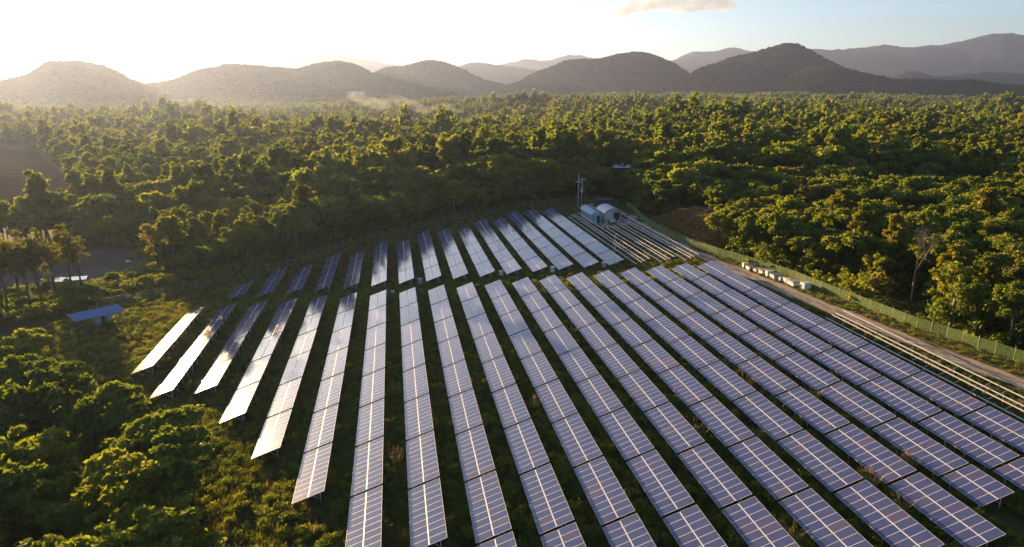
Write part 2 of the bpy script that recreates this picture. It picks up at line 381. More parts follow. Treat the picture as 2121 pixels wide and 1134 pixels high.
ridge('hill', [(-70, 190), (-40, 184), (0, 176), (30, 168), (60, 160), (80, 147), (110, 134), (150, 130), (190, 136), (220, 147), (250, 161), (275, 174), (320, 186)], 2800, 420, M['hill'], 1, 14, 4500)
ridge('hill', [(270, 190), (300, 178), (340, 176), (380, 165), (410, 150), (440, 143), (480, 140), (540, 139), (590, 147), (620, 146), (660, 136), (710, 131), (740, 141), (765, 154), (800, 162), (850, 176), (900, 190)], 3000, 480, M['hill'], 2, 14, 7000)
ridge('hill', [(730, 186), (770, 160), (800, 143), (850, 136), (900, 128), (925, 133), (950, 146), (980, 158), (1005, 170), (1040, 178), (1075, 190)], 3600, 480, M['hill'], 3, 14, 4500)
ridge('hill', [(1030, 190), (1075, 175), (1100, 161), (1130, 148), (1180, 128), (1200, 126), (1240, 131), (1270, 118), (1310, 110), (1340, 112), (1370, 122), (1400, 139), (1425, 160), (1460, 188)], 3400, 520, M['hill'], 4, 18, 7000)
ridge('hill', [(1380, 190), (1425, 163), (1450, 146), (1500, 128), (1550, 115), (1590, 107), (1610, 97), (1640, 97), (1660, 102), (1690, 117), (1720, 137), (1750, 149), (1800, 162), (1850, 170), (1950, 178), (2010, 190)], 3300, 620, M['hill'], 5, 26, 9000)
ridge('hill', [(1560, 192), (1620, 170), (1660, 150), (1700, 142), (1740, 146), (1800, 160), (1850, 170), (1940, 172), (2030, 172), (2070, 180), (2180, 188), (2300, 195)], 2800, 330, M['hill'], 6, 14, 7000)
ridge('hill', [(1800, 178), (1850, 168), (1880, 152), (1900, 150), (1930, 162), (2000, 157), (2040, 151), (2080, 157), (2094, 151), (2115, 158), (2160, 165), (2250, 160), (2330, 178)], 5000, 420, M['hill'], 7, 14, 3000)
ridge('mountain_range', [(120, 170), (200, 137), (240, 128), (290, 123), (340, 119), (390, 123), (440, 118), (480, 115), (500, 114), (540, 125), (560, 131), (600, 119), (650, 114), (700, 112), (740, 119), (790, 131), (820, 135), (880, 155), (960, 178)], 8700, 1400, M['mountain'], 8, 60)
ridge('mountain_range', [(880, 176), (940, 143), (985, 129), (1020, 135), (1080, 140), (1130, 150), (1190, 140), (1250, 150), (1330, 178)], 6200, 750, M['mountain'], 9, 30)
ridge('mountain_range', [(960, 165), (1020, 140), (1060, 127), (1090, 123), (1140, 128), (1170, 118), (1195, 114), (1240, 123), (1280, 119), (1330, 119), (1390, 126), (1430, 106), (1470, 105), (1520, 99), (1560, 109), (1600, 116), (1660, 140), (1720, 170)], 8900, 1300, M['mountain'], 10, 60)
ridge('mountain_range', [(1560, 170), (1620, 120), (1640, 111), (1680, 104), (1730, 107), (1770, 101), (1820, 98), (1850, 101), (1900, 96), (1960, 93), (2000, 86), (2040, 76), (2080, 71), (2121, 77), (2200, 70), (2320, 95), (2450, 120), (2600, 165)], 8300, 1600, M['mountain'], 11, 70)


# earth bank beside the fence bend
def bank():
    nu, nv = 26, 14; v = []
    for i in range(nu):
        for j in range(nv):
            a, b_ = i / (nu - 1), j / (nv - 1); X = 70.6 + b_ * 11; Y = 150 + a * 40
            w = site2w(X, Y); hgt = 5.2 * (math.sin(math.pi * min(1, a * 1.05)) ** .7) * (math.sin(math.pi * min(.62, b_ * .75)) ** .8) + random.uniform(-.18, .18)
            v.append((w.x, w.y, tzf(w.x, w.y) - .15 + max(0, hgt)))
    i = np.arange(nu * nv).reshape(nu, nv); f = np.stack([i[:-1, :-1], i[:-1, 1:], i[1:, 1:], i[1:, :-1]], -1).reshape(-1, 4)
    tag(link('earth_bank', np_mesh('earth_bank', v, f, [M['bank']], smooth=True)), kind='structure')
bank()

# ------------------------------------------------------------------ solar tables
ORD = 'zeroth first second third fourth fifth sixth seventh eighth ninth tenth eleventh twelfth thirteenth fourteenth fifteenth sixteenth seventeenth eighteenth nineteenth twentieth'.split()
def ordn(n):
    if n <= 20: return ORD[n]
    return '%d%s' % (n, 'th' if 10 < n % 100 < 14 else {1: 'st', 2: 'nd', 3: 'rd'}.get(n % 10, 'th'))
ML, MWD, MP = 1.645, .962, .974        # module length up the slope, width along the row, pitch
def module_into(mb, ox=0.0, oy=0.0, mat=None):
    tr = lambda q: tuple((mat @ Vector(q)) if mat is not None else q)
    x0, x1, y0, y1, r, th = ox, ox + ML, oy - MWD / 2, oy + MWD / 2, .026, .04
    mb.poly([tr(q) for q in ((x0 + r, y0 + r, th - .004), (x1 - r, y0 + r, th - .004), (x1 - r, y1 - r, th - .004), (x0 + r, y1 - r, th - .004))], 0, [(0, 0), (1, 0), (1, 1), (0, 1)])
    o = [(x0, y0), (x1, y0), (x1, y1), (x0, y1)]; n_ = [(x0 + r, y0 + r), (x1 - r, y0 + r), (x1 - r, y1 - r), (x0 + r, y1 - r)]
    for k in range(4):
        a, b_, c_, d_ = o[k], o[(k + 1) % 4], n_[(k + 1) % 4], n_[k]
        mb.poly([tr((*a, th)), tr((*b_, th)), tr((*c_, th)), tr((*d_, th))], 1)
        mb.poly([tr((*a, 0)), tr((*b_, 0)), tr((*b_, th)), tr((*a, th))], 1)
    mb.poly([tr((x0, y1, 0)), tr((x1, y1, 0)), tr((x1, y0, 0)), tr((x0, y0, 0))], 2)
mb = MB(); module_into(mb); ME_MODULE = mb.mesh('module', [M['cells'], M['alu'], M['backsheet']])
mb = MB()
for j in range(10):
    for i in range(2): module_into(mb, i * (ML + .07), (j - 4.5) * MP)
ME_ARRAY = mb.mesh('module_array', [M['cells'], M['alu'], M['backsheet']])
RAILS = (0.12, 1.32, 2.04, 3.24)       # purlins along the slope
ct, st = math.cos(TILT), math.sin(TILT); LOW = 0.9
def frame_into(mb, half, purl=True):
    rot = Matrix.Translation((0, 0, LOW)) @ Matrix.Rotation(-TILT, 4, 'Y')
    if purl:
        for x in RAILS: mb.box(x - .03, x + .03, -half, half, -.075, -.002, 0, rot)
        mb.box(ML + .005, ML + .065, -half, half, -.02, .022, 0, rot)
    ys = (-half * .8, -half * .27, half * .27, half * .8) if half > 3 else (-half * .7, half * .7)
    for y in ys:
        mb.box(.05, WID - .05, y - .035, y + .035, -.165, -.078, 0, rot)
        for x in (.45, 2.75):
            mb.box(x * ct - .045, x * ct + .045, y - .045, y + .045, -.3, LOW + x * st - .12)
        mb.tube((2.75 * ct, y, .35), (1.6 * ct, y, LOW + 1.6 * st - .15), .025, n=4)
mb = MB(); frame_into(mb, 4.8); ME_FRAME = mb.mesh('support_frame', M['galv'])
mb = MB(); frame_into(mb, 2.45); ME_FRAME_HALF = mb.mesh('support_frame_half', M['galv'])
near_counts = {0: 3, 1: 4, 2: 4, 3: 5, 4: 6, 5: 7, 6: 8, 7: 8, 16: 8, 17: 9, 18: 9}
def table(r, yc, label, group, individual=True, half=False):
    m = SITE @ Matrix.Translation((X0 + r * PITCH_X, yc, GND)) @ Matrix.Rotation(R(random.uniform(-.25, .25)), 4, 'Y') @ Matrix.Rotation(R(random.uniform(-.12, .12)), 4, 'X')
    e = tag(empty('solar_table', mat=m), label, 'solar table', group)
    if individual:
        ny = 5 if half else 10
        for j in range(ny):
            for i in range(2):
                xs = i * (ML + .07); y = (j - (ny - 1) / 2) * MP
                link('module', ME_MODULE, e, (xs * ct, y, LOW + xs * st), (R(random.uniform(-.12, .12)), -TILT + R(random.uniform(-.18, .18)), 0))
    else:
        tag(link('module_array', ME_ARRAY, e, (0, 0, LOW), (0, -TILT, 0)), kind='stuff')
    link('support_frame', ME_FRAME_HALF if half else ME_FRAME, e)
for r in range(19):
    for k in range(near_counts.get(r, 9)):
        table(r, Y_NEAR - (k + .5) * LEN_Y, 'near-field solar table, %s row from the left, %s from the middle track' % (ordn(r + 1), ordn(k + 1)), 'solar tables of the near field')
table(16, Y_NEAR - 8 * LEN_Y - 2.55, 'short half-length solar table at the near right end of the near field', 'solar tables of the near field', True, True)
far_counts = {1: 1, 2: 2, 3: 2, 4: 3, 5: 3, 6: 4, 7: 4, 8: 5, 9: 5, 10: 5, 11: 6, 12: 6, 13: 7, 14: 7, 15: 7}
for r, n in far_counts.items():
    for k in range(n):
        table(r, Y_FAR + (k + .5) * LEN_Y, 'far-field solar table, %s row from the left, %s from the middle track' % (ordn(r), ordn(k + 1)), 'solar tables of the far field', False)

# bare racks: purlins on posts without modules
rot = Matrix.Rotation(-TILT, 4, 'Y')
mb = MB(); mb.box(-.06, .06, -5.0, 5.0, -.08, 0); ME_PURLIN = mb.mesh('purlin', M['galv'])
mb = MB(); mb.box(.05, WID - .05, -.03, .03, -.16, -.09); ME_RAFTER = mb.mesh('rafter', M['steel_dull'])
mb = MB(); mb.box(-.04, .04, -.04, .04, -.3, LOW + .45 * st - .12); ME_FPOST = mb.mesh('front_post', M['steel_dull'])
mb = MB(); mb.box(-.04, .04, -.04, .04, -.3, LOW + 2.75 * st - .12); ME_RPOST = mb.mesh('rear_post', M['steel_dull'])
def rack(r, yc, label, grp):
    e = tag(empty('bare_rack', mat=SITE @ Matrix.Translation((X0 + r * PITCH_X, yc, GND))), label, 'mounting rack', grp)
    for y in (-3.9, -1.3, 1.3, 3.9):
        link('rafter', ME_RAFTER, e, (0, y, LOW), (0, -TILT, 0)); link('front_post', ME_FPOST, e, (.45 * ct, y, 0)); link('rear_post', ME_RPOST, e, (2.75 * ct, y, 0))
    for x in RAILS: link('purlin', ME_PURLIN, e, (x * ct, 0, LOW + x * st), (0, -TILT, 0))
for r, n, nm in ((16, 6, 'left'), (17, 4, 'middle'), (18, 5, 'right')):
    for k in range(n): rack(r, Y_FAR - .8 + (k + .5) * LEN_Y, 'bare metal rack, %s of three rows by the sheds, %s from the track' % (nm, ordn(k + 1)), 'bare racks by the sheds')
for k in range(4): rack(19, 97 - (k + .5) * LEN_Y, 'bare metal rack without modules beside the dirt road, %s from its far end' % ordn(k + 1), 'bare racks beside the dirt road')

# ------------------------------------------------------------------ inverter cabinets and cable covers in the middle corridor
def local(name, X, Y, rz=0.0, label=None, cat=None, group=None):
    x, y, z = sg(X, Y); return tag(empty(name, (x, y, z), rz + .168), label, cat, group)
for q, (X, Y, lab) in enumerate([(2.6, 140.6, 'blue-grey inverter cabinet below the seventh far-field row'), (19.7, 141.0, 'grey inverter cabinet between the tenth and eleventh far-field rows'), (30.8, 140.6, 'grey inverter cabinet below the twelfth and thirteenth far-field rows'), (42.2, 140.6, 'pale inverter cabinet near the tall thin lamp pole'), (-3.0, 134.9, 'small dark cabinet between two near-field rows at the middle track')]):
    e = local('inverter_cabinet', X, Y, 0, lab, 'cabinet', 'inverter cabinets along the middle track'); w = .42 if q < 4 else .3; hh = 1.55 if q < 4 else 1.0
    mb = MB(); mb.box(-w, w, -.25, .25, .35, hh); link('body', mb.mesh('body', M['blue_box'] if q in (0, 4) else M['white']), e)
    mb = MB(); mb.box(-w + .05, w - .05, -.275, -.25, .42, hh - .08); link('door', mb.mesh('door', M['white'] if q in (1, 2) else M['blue_box']), e)
    mb = MB(); mb.box(-w - .06, w + .06, -.32, .3, hh, hh + .06); link('rain_hood', mb.mesh('rain_hood', M['alu']), e)
    mb = MB(); mb.box(-w + .03, -w + .12, -.1, .1, -.1, .35); mb.box(w - .12, w - .03, -.1, .1, -.1, .35); link('stand', mb.mesh('stand', M['galv']), e)
for q, X in enumerate([-32.0, -20.4, -8.8, 2.8, 14.3, 25.9, 31.6, 37.5]):
    e = local('cable_pit_cover', X, 136.5, 0, 'small white concrete pit cover on the middle track, %s from the left' % ordn(q + 1), 'pit cover', 'pit covers along the middle track')
    mb = MB(); mb.box(-.42, .42, -.42, .42, -.1, .22); link('curb', mb.mesh('curb', M['concrete']), e)
    mb = MB(); mb.box(-.47, .47, -.47, .47, .22, .29); mb.box(-.1, .1, -.03, .03, .29, .32); link('lid', mb.mesh('lid', M['white']), e)

# ------------------------------------------------------------------ fences
mb = MB(); hgt = 1.75; wr = .010
for k in range(27): x = k / 26; mb.box(x - wr * .45, x + wr * .45, -wr, wr, .05, hgt)
for k in range(19): z = .05 + (hgt - .05) * k / 18; mb.box(0, 1, -wr, wr, z - wr, z + wr)
ME_WIRE = mb.mesh('wire_panel', M['fence_green'])
mb = MB(); wr = .004
for k in range(20): x = k / 19; mb.box(x - wr * .45, x + wr * .45, -wr, wr, .05, hgt)
for k in range(13): z = .05 + (hgt - .05) * k / 12; mb.box(0, 1, -wr, wr, z - wr, z + wr)
ME_WIRE_FINE = mb.mesh('fine_wire_panel', M['fence_green'])
mb = MB(); mb.tube((0, 0, -.3), (0, 0, 1.95), .042, n=6); mb.tube((0, 0, 1.95), (0, -.22, 2.2), .03, n=5); ME_POST = mb.mesh('fence_post', M['post_green'])
def fence(label, pts, spacing=2.45, wire=None):
    w = np.array(S2(pts)); d = np.concatenate([[0], np.cumsum(np.hypot(*np.diff(w, axis=0).T))]); n = int(d[-1] / spacing)
    s = np.linspace(0, d[-1], n + 1); x = np.interp(s, d, w[:, 0]); y = np.interp(s, d, w[:, 1])
    o = (x[0], y[0], tzf(x[0], y[0])); e = tag(empty('wire_fence', o), label, 'fence')
    for i in range(n + 1):
        z = tzf(x[i], y[i]); ln = math.hypot(x[min(i + 1, n)] - x[i], y[min(i + 1, n)] - y[i])
        az = math.atan2(y[min(i + 1, n)] - y[i], x[min(i + 1, n)] - x[i]) if i < n else 0
        link('post', ME_POST, e, (x[i] - o[0], y[i] - o[1], z - o[2]), (R(random.uniform(-1.5, 1.5)), R(random.uniform(-1.5, 1.5)), az), (1, 1, random.uniform(.96, 1.04)))
        if i < n:
            z2 = tzf(x[i + 1], y[i + 1]); link('wire_panel', wire or ME_WIRE, e, (x[i] - o[0], y[i] - o[1], z - o[2]), (0, -math.atan2(z2 - z, ln), az), (ln, 1, 1))
FENCE_R = [(71.9, 213), (71.5, 205), (69.0, 193), (67.9, 184.5), (67.3, 170), (68.2, 154.3), (69.8, 144.8), (71.3, 138.9), (73.3, 130.3), (74.9, 122), (75.6, 110.9), (76.8, 97.8), (77.3, 91.2), (78.6, 85.7), (79.6, 79.7), (80.6, 75.9), (83, 66), (86, 52)]
FENCE_L = [(70, 217), (66, 229), (57.5, 231), (42.5, 223.4), (16, 213.8), (3.7, 202.1), (-17.2, 184.4), (-27.3, 167.8), (-35.1, 160.5), (-43.2, 155.8), (-51.5, 150.4), (-62, 146)]
fence('green wire mesh fence along the dirt road below the wooded slope', FENCE_R)
fence('dim green wire fence behind the far field at the forest edge', FENCE_L, 2.7, ME_WIRE_FINE)

# ------------------------------------------------------------------ sheds, container, pickup, stores by the far end
def arch(w, h0, rise, n=12):
    return [(-w / 2 + w * k / n, h0 + rise * math.sin(math.pi * k / n) ** .75) for k in range(n + 1)]
def barrel(e, w, y0, y1, h0, rise, over, mat):
    pr = arch(w + over, h0, rise); inner = [(x * .985, z - .07) for x, z in pr]
    mb = MB(); mb.prism(pr + inner[::-1], y0 - .35, y1 + .35); rf = link('roof', mb.mesh('roof', mat), e)
    n = int((y1 - y0) / .9)
    for k in range(n + 1):
        y = y0 + (y1 - y0) * k / n; mb = MB(); o2 = [(x * 1.006, z + .035) for x, z in pr]
        mb.prism(o2 + pr[::-1], y - .03, y + .03); link('seam', mb.mesh('seam', mat), rf)
e = local('steel_cabin', 54.7, 189.5, 0, 'long pale blue steel cabin with arched roof and open door', 'cabin')
mb = MB(); mb.box(-1.3, 1.3, 0, 11.5, .25, 2.75)
for k in range(46): mb.box(-1.335, -1.3, .1 + k * .25, .22 + k * .25, .35, 2.65); mb.box(1.3, 1.335, .1 + k * .25, .22 + k * .25, .35, 2.65)
link('wall', mb.mesh('wall', M['blue_steel']), e)
mb = MB(); mb.prism([(-1.3, 2.75)] + arch(2.6, 2.75, .75) + [(1.3, 2.75)], .02, .08); link('gable', mb.mesh('gable', M['blue_steel']), e)
barrel(e, 2.6, 0, 11.5, 2.75, .85, .7, M['blue_zinc'])
mb = MB(); mb.box(-1.2, .1, -.05, 0, .3, 2.6); d = link('door', mb.mesh('door', M['blue_box']), e); mb = MB(); mb.box(-.05, .02, -.1, -.05, 1.2, 1.5); link('handle', mb.mesh('handle', M['galv']), d)
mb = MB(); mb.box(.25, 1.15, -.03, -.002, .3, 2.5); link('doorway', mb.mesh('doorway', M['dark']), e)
mb = MB(); mb.box(1.15, 1.22, -1.0, 0, .3, 2.55); link('open_door', mb.mesh('open_door', M['blue_steel']), e)
mb = MB(); mb.box(-1.35, 1.35, -.1, 11.6, -.2, .25); link('base', mb.mesh('base', M['concrete']), e)
e = local('arched_shed', 60.2, 190.8, 0, 'white arched-roof shed open at the front, beside the blue cabin', 'shed')
mb = MB(); mb.box(-2.4, -2.3, 0, 8, 0, 2.6); mb.box(2.3, 2.4, 0, 8, 0, 2.6); mb.box(-2.3, 2.3, 7.9, 8, 0, 2.6); mb.box(-2.3, .3, .9, 1.0, 0, 2.6); link('wall', mb.mesh('wall', M['white']), e)
mb = MB(); mb.prism([(-2.4, 2.6)] + arch(4.8, 2.6, 1.25) + [(2.4, 2.6)], .92, 1.02); link('gable', mb.mesh('gable', M['white']), e)
barrel(e, 4.8, 0, 8, 2.6, 1.4, .8, M['roof_steel'])
mb = MB()
for x in (-2.35, 0, 2.35): mb.box(x - .06, x + .06, -.1, .02, -.2, 2.7)
link('column', mb.mesh('column', M['galv']), e)
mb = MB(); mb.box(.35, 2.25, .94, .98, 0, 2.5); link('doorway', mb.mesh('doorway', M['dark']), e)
e = local('shipping_container', 65, 215.5, .02, 'dark teal shipping container standing behind the two sheds', 'container')
mb = MB(); mb.box(-3.0, 3.0, -1.2, 1.2, .12, 2.65)
for s_ in (-1, 1):
    for k in range(22): mb.box(-2.85 + k * .265, -2.72 + k * .265, s_ * 1.2 - (0 if s_ > 0 else .04), s_ * 1.2 + (.04 if s_ > 0 else 0), .25, 2.5)
link('wall', mb.mesh('wall', M['teal']), e)
mb = MB(); mb.box(-3.03, 3.03, -1.23, 1.23, 2.65, 2.73); link('roof', mb.mesh('roof', M['teal']), e)
mb = MB(); mb.box(3.0, 3.05, -1.1, -.02, .2, 2.55); mb.box(3.0, 3.05, .02, 1.1, .2, 2.55); link('door', mb.mesh('door', M['teal']), e)
mb = MB(); mb.box(-3.0, 3.0, -1.2, 1.2, -.2, .12); link('base', mb.mesh('base', M['concrete']), e)
def pickup(X, Y, rz, label):
    e = local('pickup_truck', X, Y, rz, label, 'pickup truck')
    side = [(-2.5, .55), (-2.5, 1.05), (-1.35, 1.1), (-.55, 1.72), (.75, 1.75), (1.15, 1.12), (2.45, 1.1), (2.5, .6), (2.2, .42), (-2.25, .42)]
    mb = MB(); i = len(mb.v); n = len(side)
    for wy in (-.88, .88):
        mb.v += [(x, wy * (.84 if z > 1.3 else 1), z) for x, z in side]
    for k in range(n): mb.f.append((k, (k + 1) % n, n + (k + 1) % n, n + k)); mb.m.append(0)
    mb.f.append(tuple(range(n))[::-1]); mb.m.append(0); mb.f.append(tuple(range(n, 2 * n))); mb.m.append(0)
    link('body', mb.mesh('body', M['car']), e)
    mb = MB(); mb.box(1.2, 2.4, -.76, .76, 1.08, 1.16); link('cargo_bed', mb.mesh('cargo_bed', M['dark']), e)
    for nm, pts in (('windscreen', [(-1.32, -.72, 1.16), (-1.32, .72, 1.16), (-.62, .64, 1.7), (-.62, -.64, 1.7)]), ('rear_window', [(1.12, .66, 1.2), (1.12, -.66, 1.2), (.82, -.6, 1.68), (.82, .6, 1.68)])):
        mb = MB(); mb.poly([(x + (-.02 if nm[0] == 'w' else .03), y, z + .02) for x, y, z in pts]); link(nm, mb.mesh(nm, M['glass']), e)
    for s_ in (-1, 1):
        mb = MB(); mb.poly([(x, s_ * y, z) for x, y, z in ((-1.1, .885, 1.15), (.95, .885, 1.15), (.65, .775, 1.64), (-.5, .775, 1.64))]); link('side_window', mb.mesh('side_window', M['glass']), e)
        mb = MB(); mb.box(-2.53, -2.48, s_ * .6 - .16, s_ * .6 + .16, .82, .98); link('headlight', mb.mesh('headlight', M['white']), e)
        for x in (-1.6, 1.55):
            mb = MB(); mb.tube((0, -.12, 0), (0, .12, 0), .37, n=14); wv = link('wheel', mb.mesh('tyre', M['tyre']), e, (x, s_ * .84, .37))
            mb = MB(); mb.tube((0, s_ * .121, 0), (0, s_ * .135, 0), .2, n=10); link('rim', mb.mesh('rim', M['galv']), wv)
pickup(63.9, 191.5, 1.35, 'dark pickup truck parked at the right side of the white shed')
e = local('generator_set', 59.3, 188.6, .1, 'small pale green generator on a red skid in front of the white shed', 'generator')
mb = MB(); mb.box(-.8, .8, -.4, .4, .3, 1.25); link('housing', mb.mesh('housing', M['white']), e)
mb = MB(); mb.box(-.95, .95, -.5, .5, -.1, .3); link('skid', mb.mesh('skid', M['red']), e)
mb = MB(); mb.tube((.45, 0, 1.25), (.45, 0, 1.7), .05); link('exhaust', mb.mesh('exhaust', M['galv']), e)
for q, (X, Y, s_, lab) in enumerate([(57.6, 188.3, .45, 'small steel drum left of the generator'), (61.4, 188.9, .5, 'small steel drum right of the generator'), (50.6, 201.5, .55, 'rusty drum at the far end of the bare racks')]):
    e = local('drum', X, Y, 0, lab, 'drum'); mb = MB(); mb.tube((0, 0, -.05), (0, 0, .88), .3, n=14); link('shell', mb.mesh('shell', M['red'] if q == 2 else M['blue_steel']), e)
    mb = MB(); mb.tube((0, 0, .28), (0, 0, .32), .315, n=14); mb.tube((0, 0, .56), (0, 0, .6), .315, n=14); link('hoop', mb.mesh('hoop', M['galv']), e)

# far roof among the trees
wx, wy = gw(1291, 362); e = tag(empty('farmhouse', (wx, wy, tzf(wx, wy)), -.15), 'small house with pale blue metal roof among the trees', 'house')
mb = MB(); mb.box(-4, 4, 0, 5, 0, 3.0); link('wall', mb.mesh('wall', M['wood']), e)
mb = MB(); mb.poly([(-4.8, -1, 3.0), (4.8, -1, 3.0), (4.8, 2.5, 4.6), (-4.8, 2.5, 4.6)]); mb.poly([(-4.8, 2.5, 4.6), (4.8, 2.5, 4.6), (4.8, 6, 3.0), (-4.8, 6, 3.0)]); mb.poly([(-4.8, -1, 2.92), (-4.8, 2.5, 4.5), (4.8, 2.5, 4.5), (4.8, -1, 2.92)]); link('roof', mb.mesh('roof', M['roof_steel']), e)
HOUSE = (wx, wy)

# blue-roofed stand at the left
wx, wy = gw(204, 674); e = tag(empty('blue_roofed_shelter', (wx, wy, tzf(wx, wy)), .87), 'low shelter with sloping blue roof in the left clearing', 'shelter')
A = [np.array(gw(*q)) for q in ((150, 670),)]
mb = MB(); rx, ry = 4.3, 1.65
mb.poly([(-rx, -ry, 2.15), (rx, -ry, 2.15), (rx, ry, 2.75), (-rx, ry, 2.75)]); mb.poly([(-rx, ry, 2.68), (rx, ry, 2.68), (rx, -ry, 2.08), (-rx, -ry, 2.08)])
mb.poly([(-rx, -ry, 2.08), (rx, -ry, 2.08), (rx, -ry, 2.15), (-rx, -ry, 2.15)]); mb.poly([(rx, -ry, 2.08), (rx, ry, 2.68), (rx, ry, 2.75), (rx, -ry, 2.15)]); mb.poly([(-rx, ry, 2.68), (-rx, -ry, 2.08), (-rx, -ry, 2.15), (-rx, ry, 2.75)])
rf = link('roof', mb.mesh('roof', M['blue_roof']), e)
for k in range(15):
    x = -rx + .2 + k * .54; mb = MB(); mb.poly([(x - .03, -ry, 2.19), (x + .03, -ry, 2.19), (x + .03, ry, 2.79), (x - .03, ry, 2.79)]); mb.box(x - .03, x + .03, -ry, -ry + .02, 2.15, 2.19); link('seam', mb.mesh('seam', M['blue_roof']), rf)
for x in (-3.5, -1.2, 1.2, 3.5):
    for y, z in ((-1.5, 2.15), (1.5, 2.6)):
        mb = MB(); mb.box(x - .07, x + .07, y - .07, y + .07, -.3, z); link('post', mb.mesh('post', M['wood']), e)
mb = MB(); mb.box(-.6, 2.2, -1.0, 1.0, -.2, 2.0); link('store_room', mb.mesh('store_room', M['blue_box']), e)
mb = MB(); mb.box(.2, 1.0, -1.04, -1.0, 0, 1.8); link('door', mb.mesh('door', M['dark']), e)
SHED = (wx, wy)

# white crates and slabs along the fence
def crate(X, Y, w, l, h, label, slabs=0, rz=0.0):
    e = local('white_crate', X, Y, rz, label, 'crate', 'white crates along the fence')
    mb = MB(); mb.box(-w / 2, w / 2, -l / 2, l / 2, .12, h); link('box', mb.mesh('box', M['white']), e)
    mb = MB()
    for y in (-l / 2 + .1, 0, l / 2 - .1): mb.box(-w / 2, w / 2, y - .06, y + .06, -.1, .12)
    link('pallet', mb.mesh('pallet', M['wood']), e)
    for k in range(slabs):
        mb = MB(); mb.box(-w / 2 - .04, w / 2 + .04, -l / 2 - .05, l / 2 + .05, h + .004 + k * .07, h + .064 + k * .07); link('slab', mb.mesh('slab', M['pale_tarp']), e, (random.uniform(-.06, .06), random.uniform(-.06, .06), 0), (0, 0, R(random.uniform(-3, 3))))
cr = [(70.4, 131.8, 1.15, .7, 1.2, 'tall white crate at the far end of the line along the fence', 0), (70.9, 130.2, 1.7, 1.5, .75, 'low white crate with grey slabs, second from the far end', 2), (71.3, 128.3, 1.6, 1.4, .6, 'low white crate with stacked slabs, third from the far end', 3), (71.7, 126.4, 1.8, 1.6, .7, 'slab-topped white crate left of the middle gap', 4),
      (71.6, 124.3, 1.2, .9, 1.25, 'tall white crate in the middle of the line', 0), (72.1, 122.6, 1.8, 1.5, .8, 'slab-topped white crate right after the middle tall crate', 3), (72.4, 120.8, 1.4, 1.2, .8, 'white crate with dark side gap, sixth along the fence', 1), (72.6, 119.2, 1.3, 1.3, .95, 'plain white crate, third from the near end', 0),
      (73.0, 117.2, 2.1, 2.0, .7, 'wide low crate under a stack of grey slabs, second from near end', 5), (73.5, 114.6, 1.5, 1.3, 1.3, 'large white box at the near end of the line by the fence', 0)]
for X, Y, w, l, h_, lab, k in cr: crate(X, Y, w, l, h_, lab, k, R(random.uniform(-6, 6)))

# ------------------------------------------------------------------ poles
def pole(x, y, h, r, label, arms=(), lamp=False, mat='concrete'):
    e = tag(empty('utility_pole' if not lamp else 'lamp_pole', (x, y, tzf(x, y))), label, 'pole')
    mb = MB(); mb.tube((0, 0, -.4), (0, 0, h), r, r * .6, n=8); link('shaft', mb.mesh('shaft', M[mat], True), e)
    for z in arms:
        mb = MB(); mb.box(-1.1, 1.1, -.06, .06, z - .06, z + .06); link('crossarm', mb.mesh('crossarm', M['galv']), e)
        for q in (-1, -.35, .35, 1):
            mb = MB(); mb.tube((q, 0, z + .06), (q, 0, z + .3), .05, .03, n=6); link('insulator', mb.mesh('insulator', M['white']), e)
    if lamp:
        mb = MB(); mb.tube((0, 0, h), (0, -.9, h + .25), .03); link('arm', mb.mesh('arm', M['galv']), e)
        mb = MB(); mb.box(-.09, .09, -1.25, -.85, h + .2, h + .27); link('lamp_head', mb.mesh('lamp_head', M['steel_dull']), e)
    return e
w = site2w(43.5, 137.4); pole(w.x, w.y, 8.2, .05, 'tall thin lamp pole beside the far-field rows and bare racks', (), True, 'steel_dull')
w = site2w(-27.0, 139.0); pole(w.x, w.y, 7.5, .04, 'thin lamp pole at the left end of the middle track', (), True, 'steel_dull')
w = site2w(16.6, 218.5); pole(w.x, w.y, 6.6, .10, 'pale concrete pole against the dark forest behind the far field')
w = site2w(50.4, 236); pole(w.x, w.y, 7.5, .13, 'power pole with crossarm among trees left of the sheds', (7.0, 6.2))
w = site2w(76.0, 250); pole(w.x, w.y, 9.0, .13, 'power pole among the trees behind the container', (8.5,))
w = site2w(56.6, 216.5); e1 = pole(w.x, w.y, 11.2, .16, 'taller left pole of the transformer pair behind the blue cabin', (8.6,))
w2 = site2w(57.9, 217.0); e2 = pole(w2.x, w2.y, 10.0, .16, 'right pole of the pair carrying the transformer behind the sheds', (9.2,))
mb = MB(); mb.tube((0, .45, 5.0), (0, .45, 6.1), .38, n=14); tr_ = link('transformer', mb.mesh('transformer', M['white']), e2)
for q in (-.2, 0, .2):
    mb = MB(); mb.tube((q, .45, 6.1), (q, .45, 6.4), .05, n=6); link('bushing', mb.mesh('bushing', M['concrete']), tr_)
mb = MB(); mb.tube((0, 0, 7.5), (3.5, -2.2, .1), .025, n=4); link('stay_wire', mb.mesh('stay_wire', M['galv']), e2)

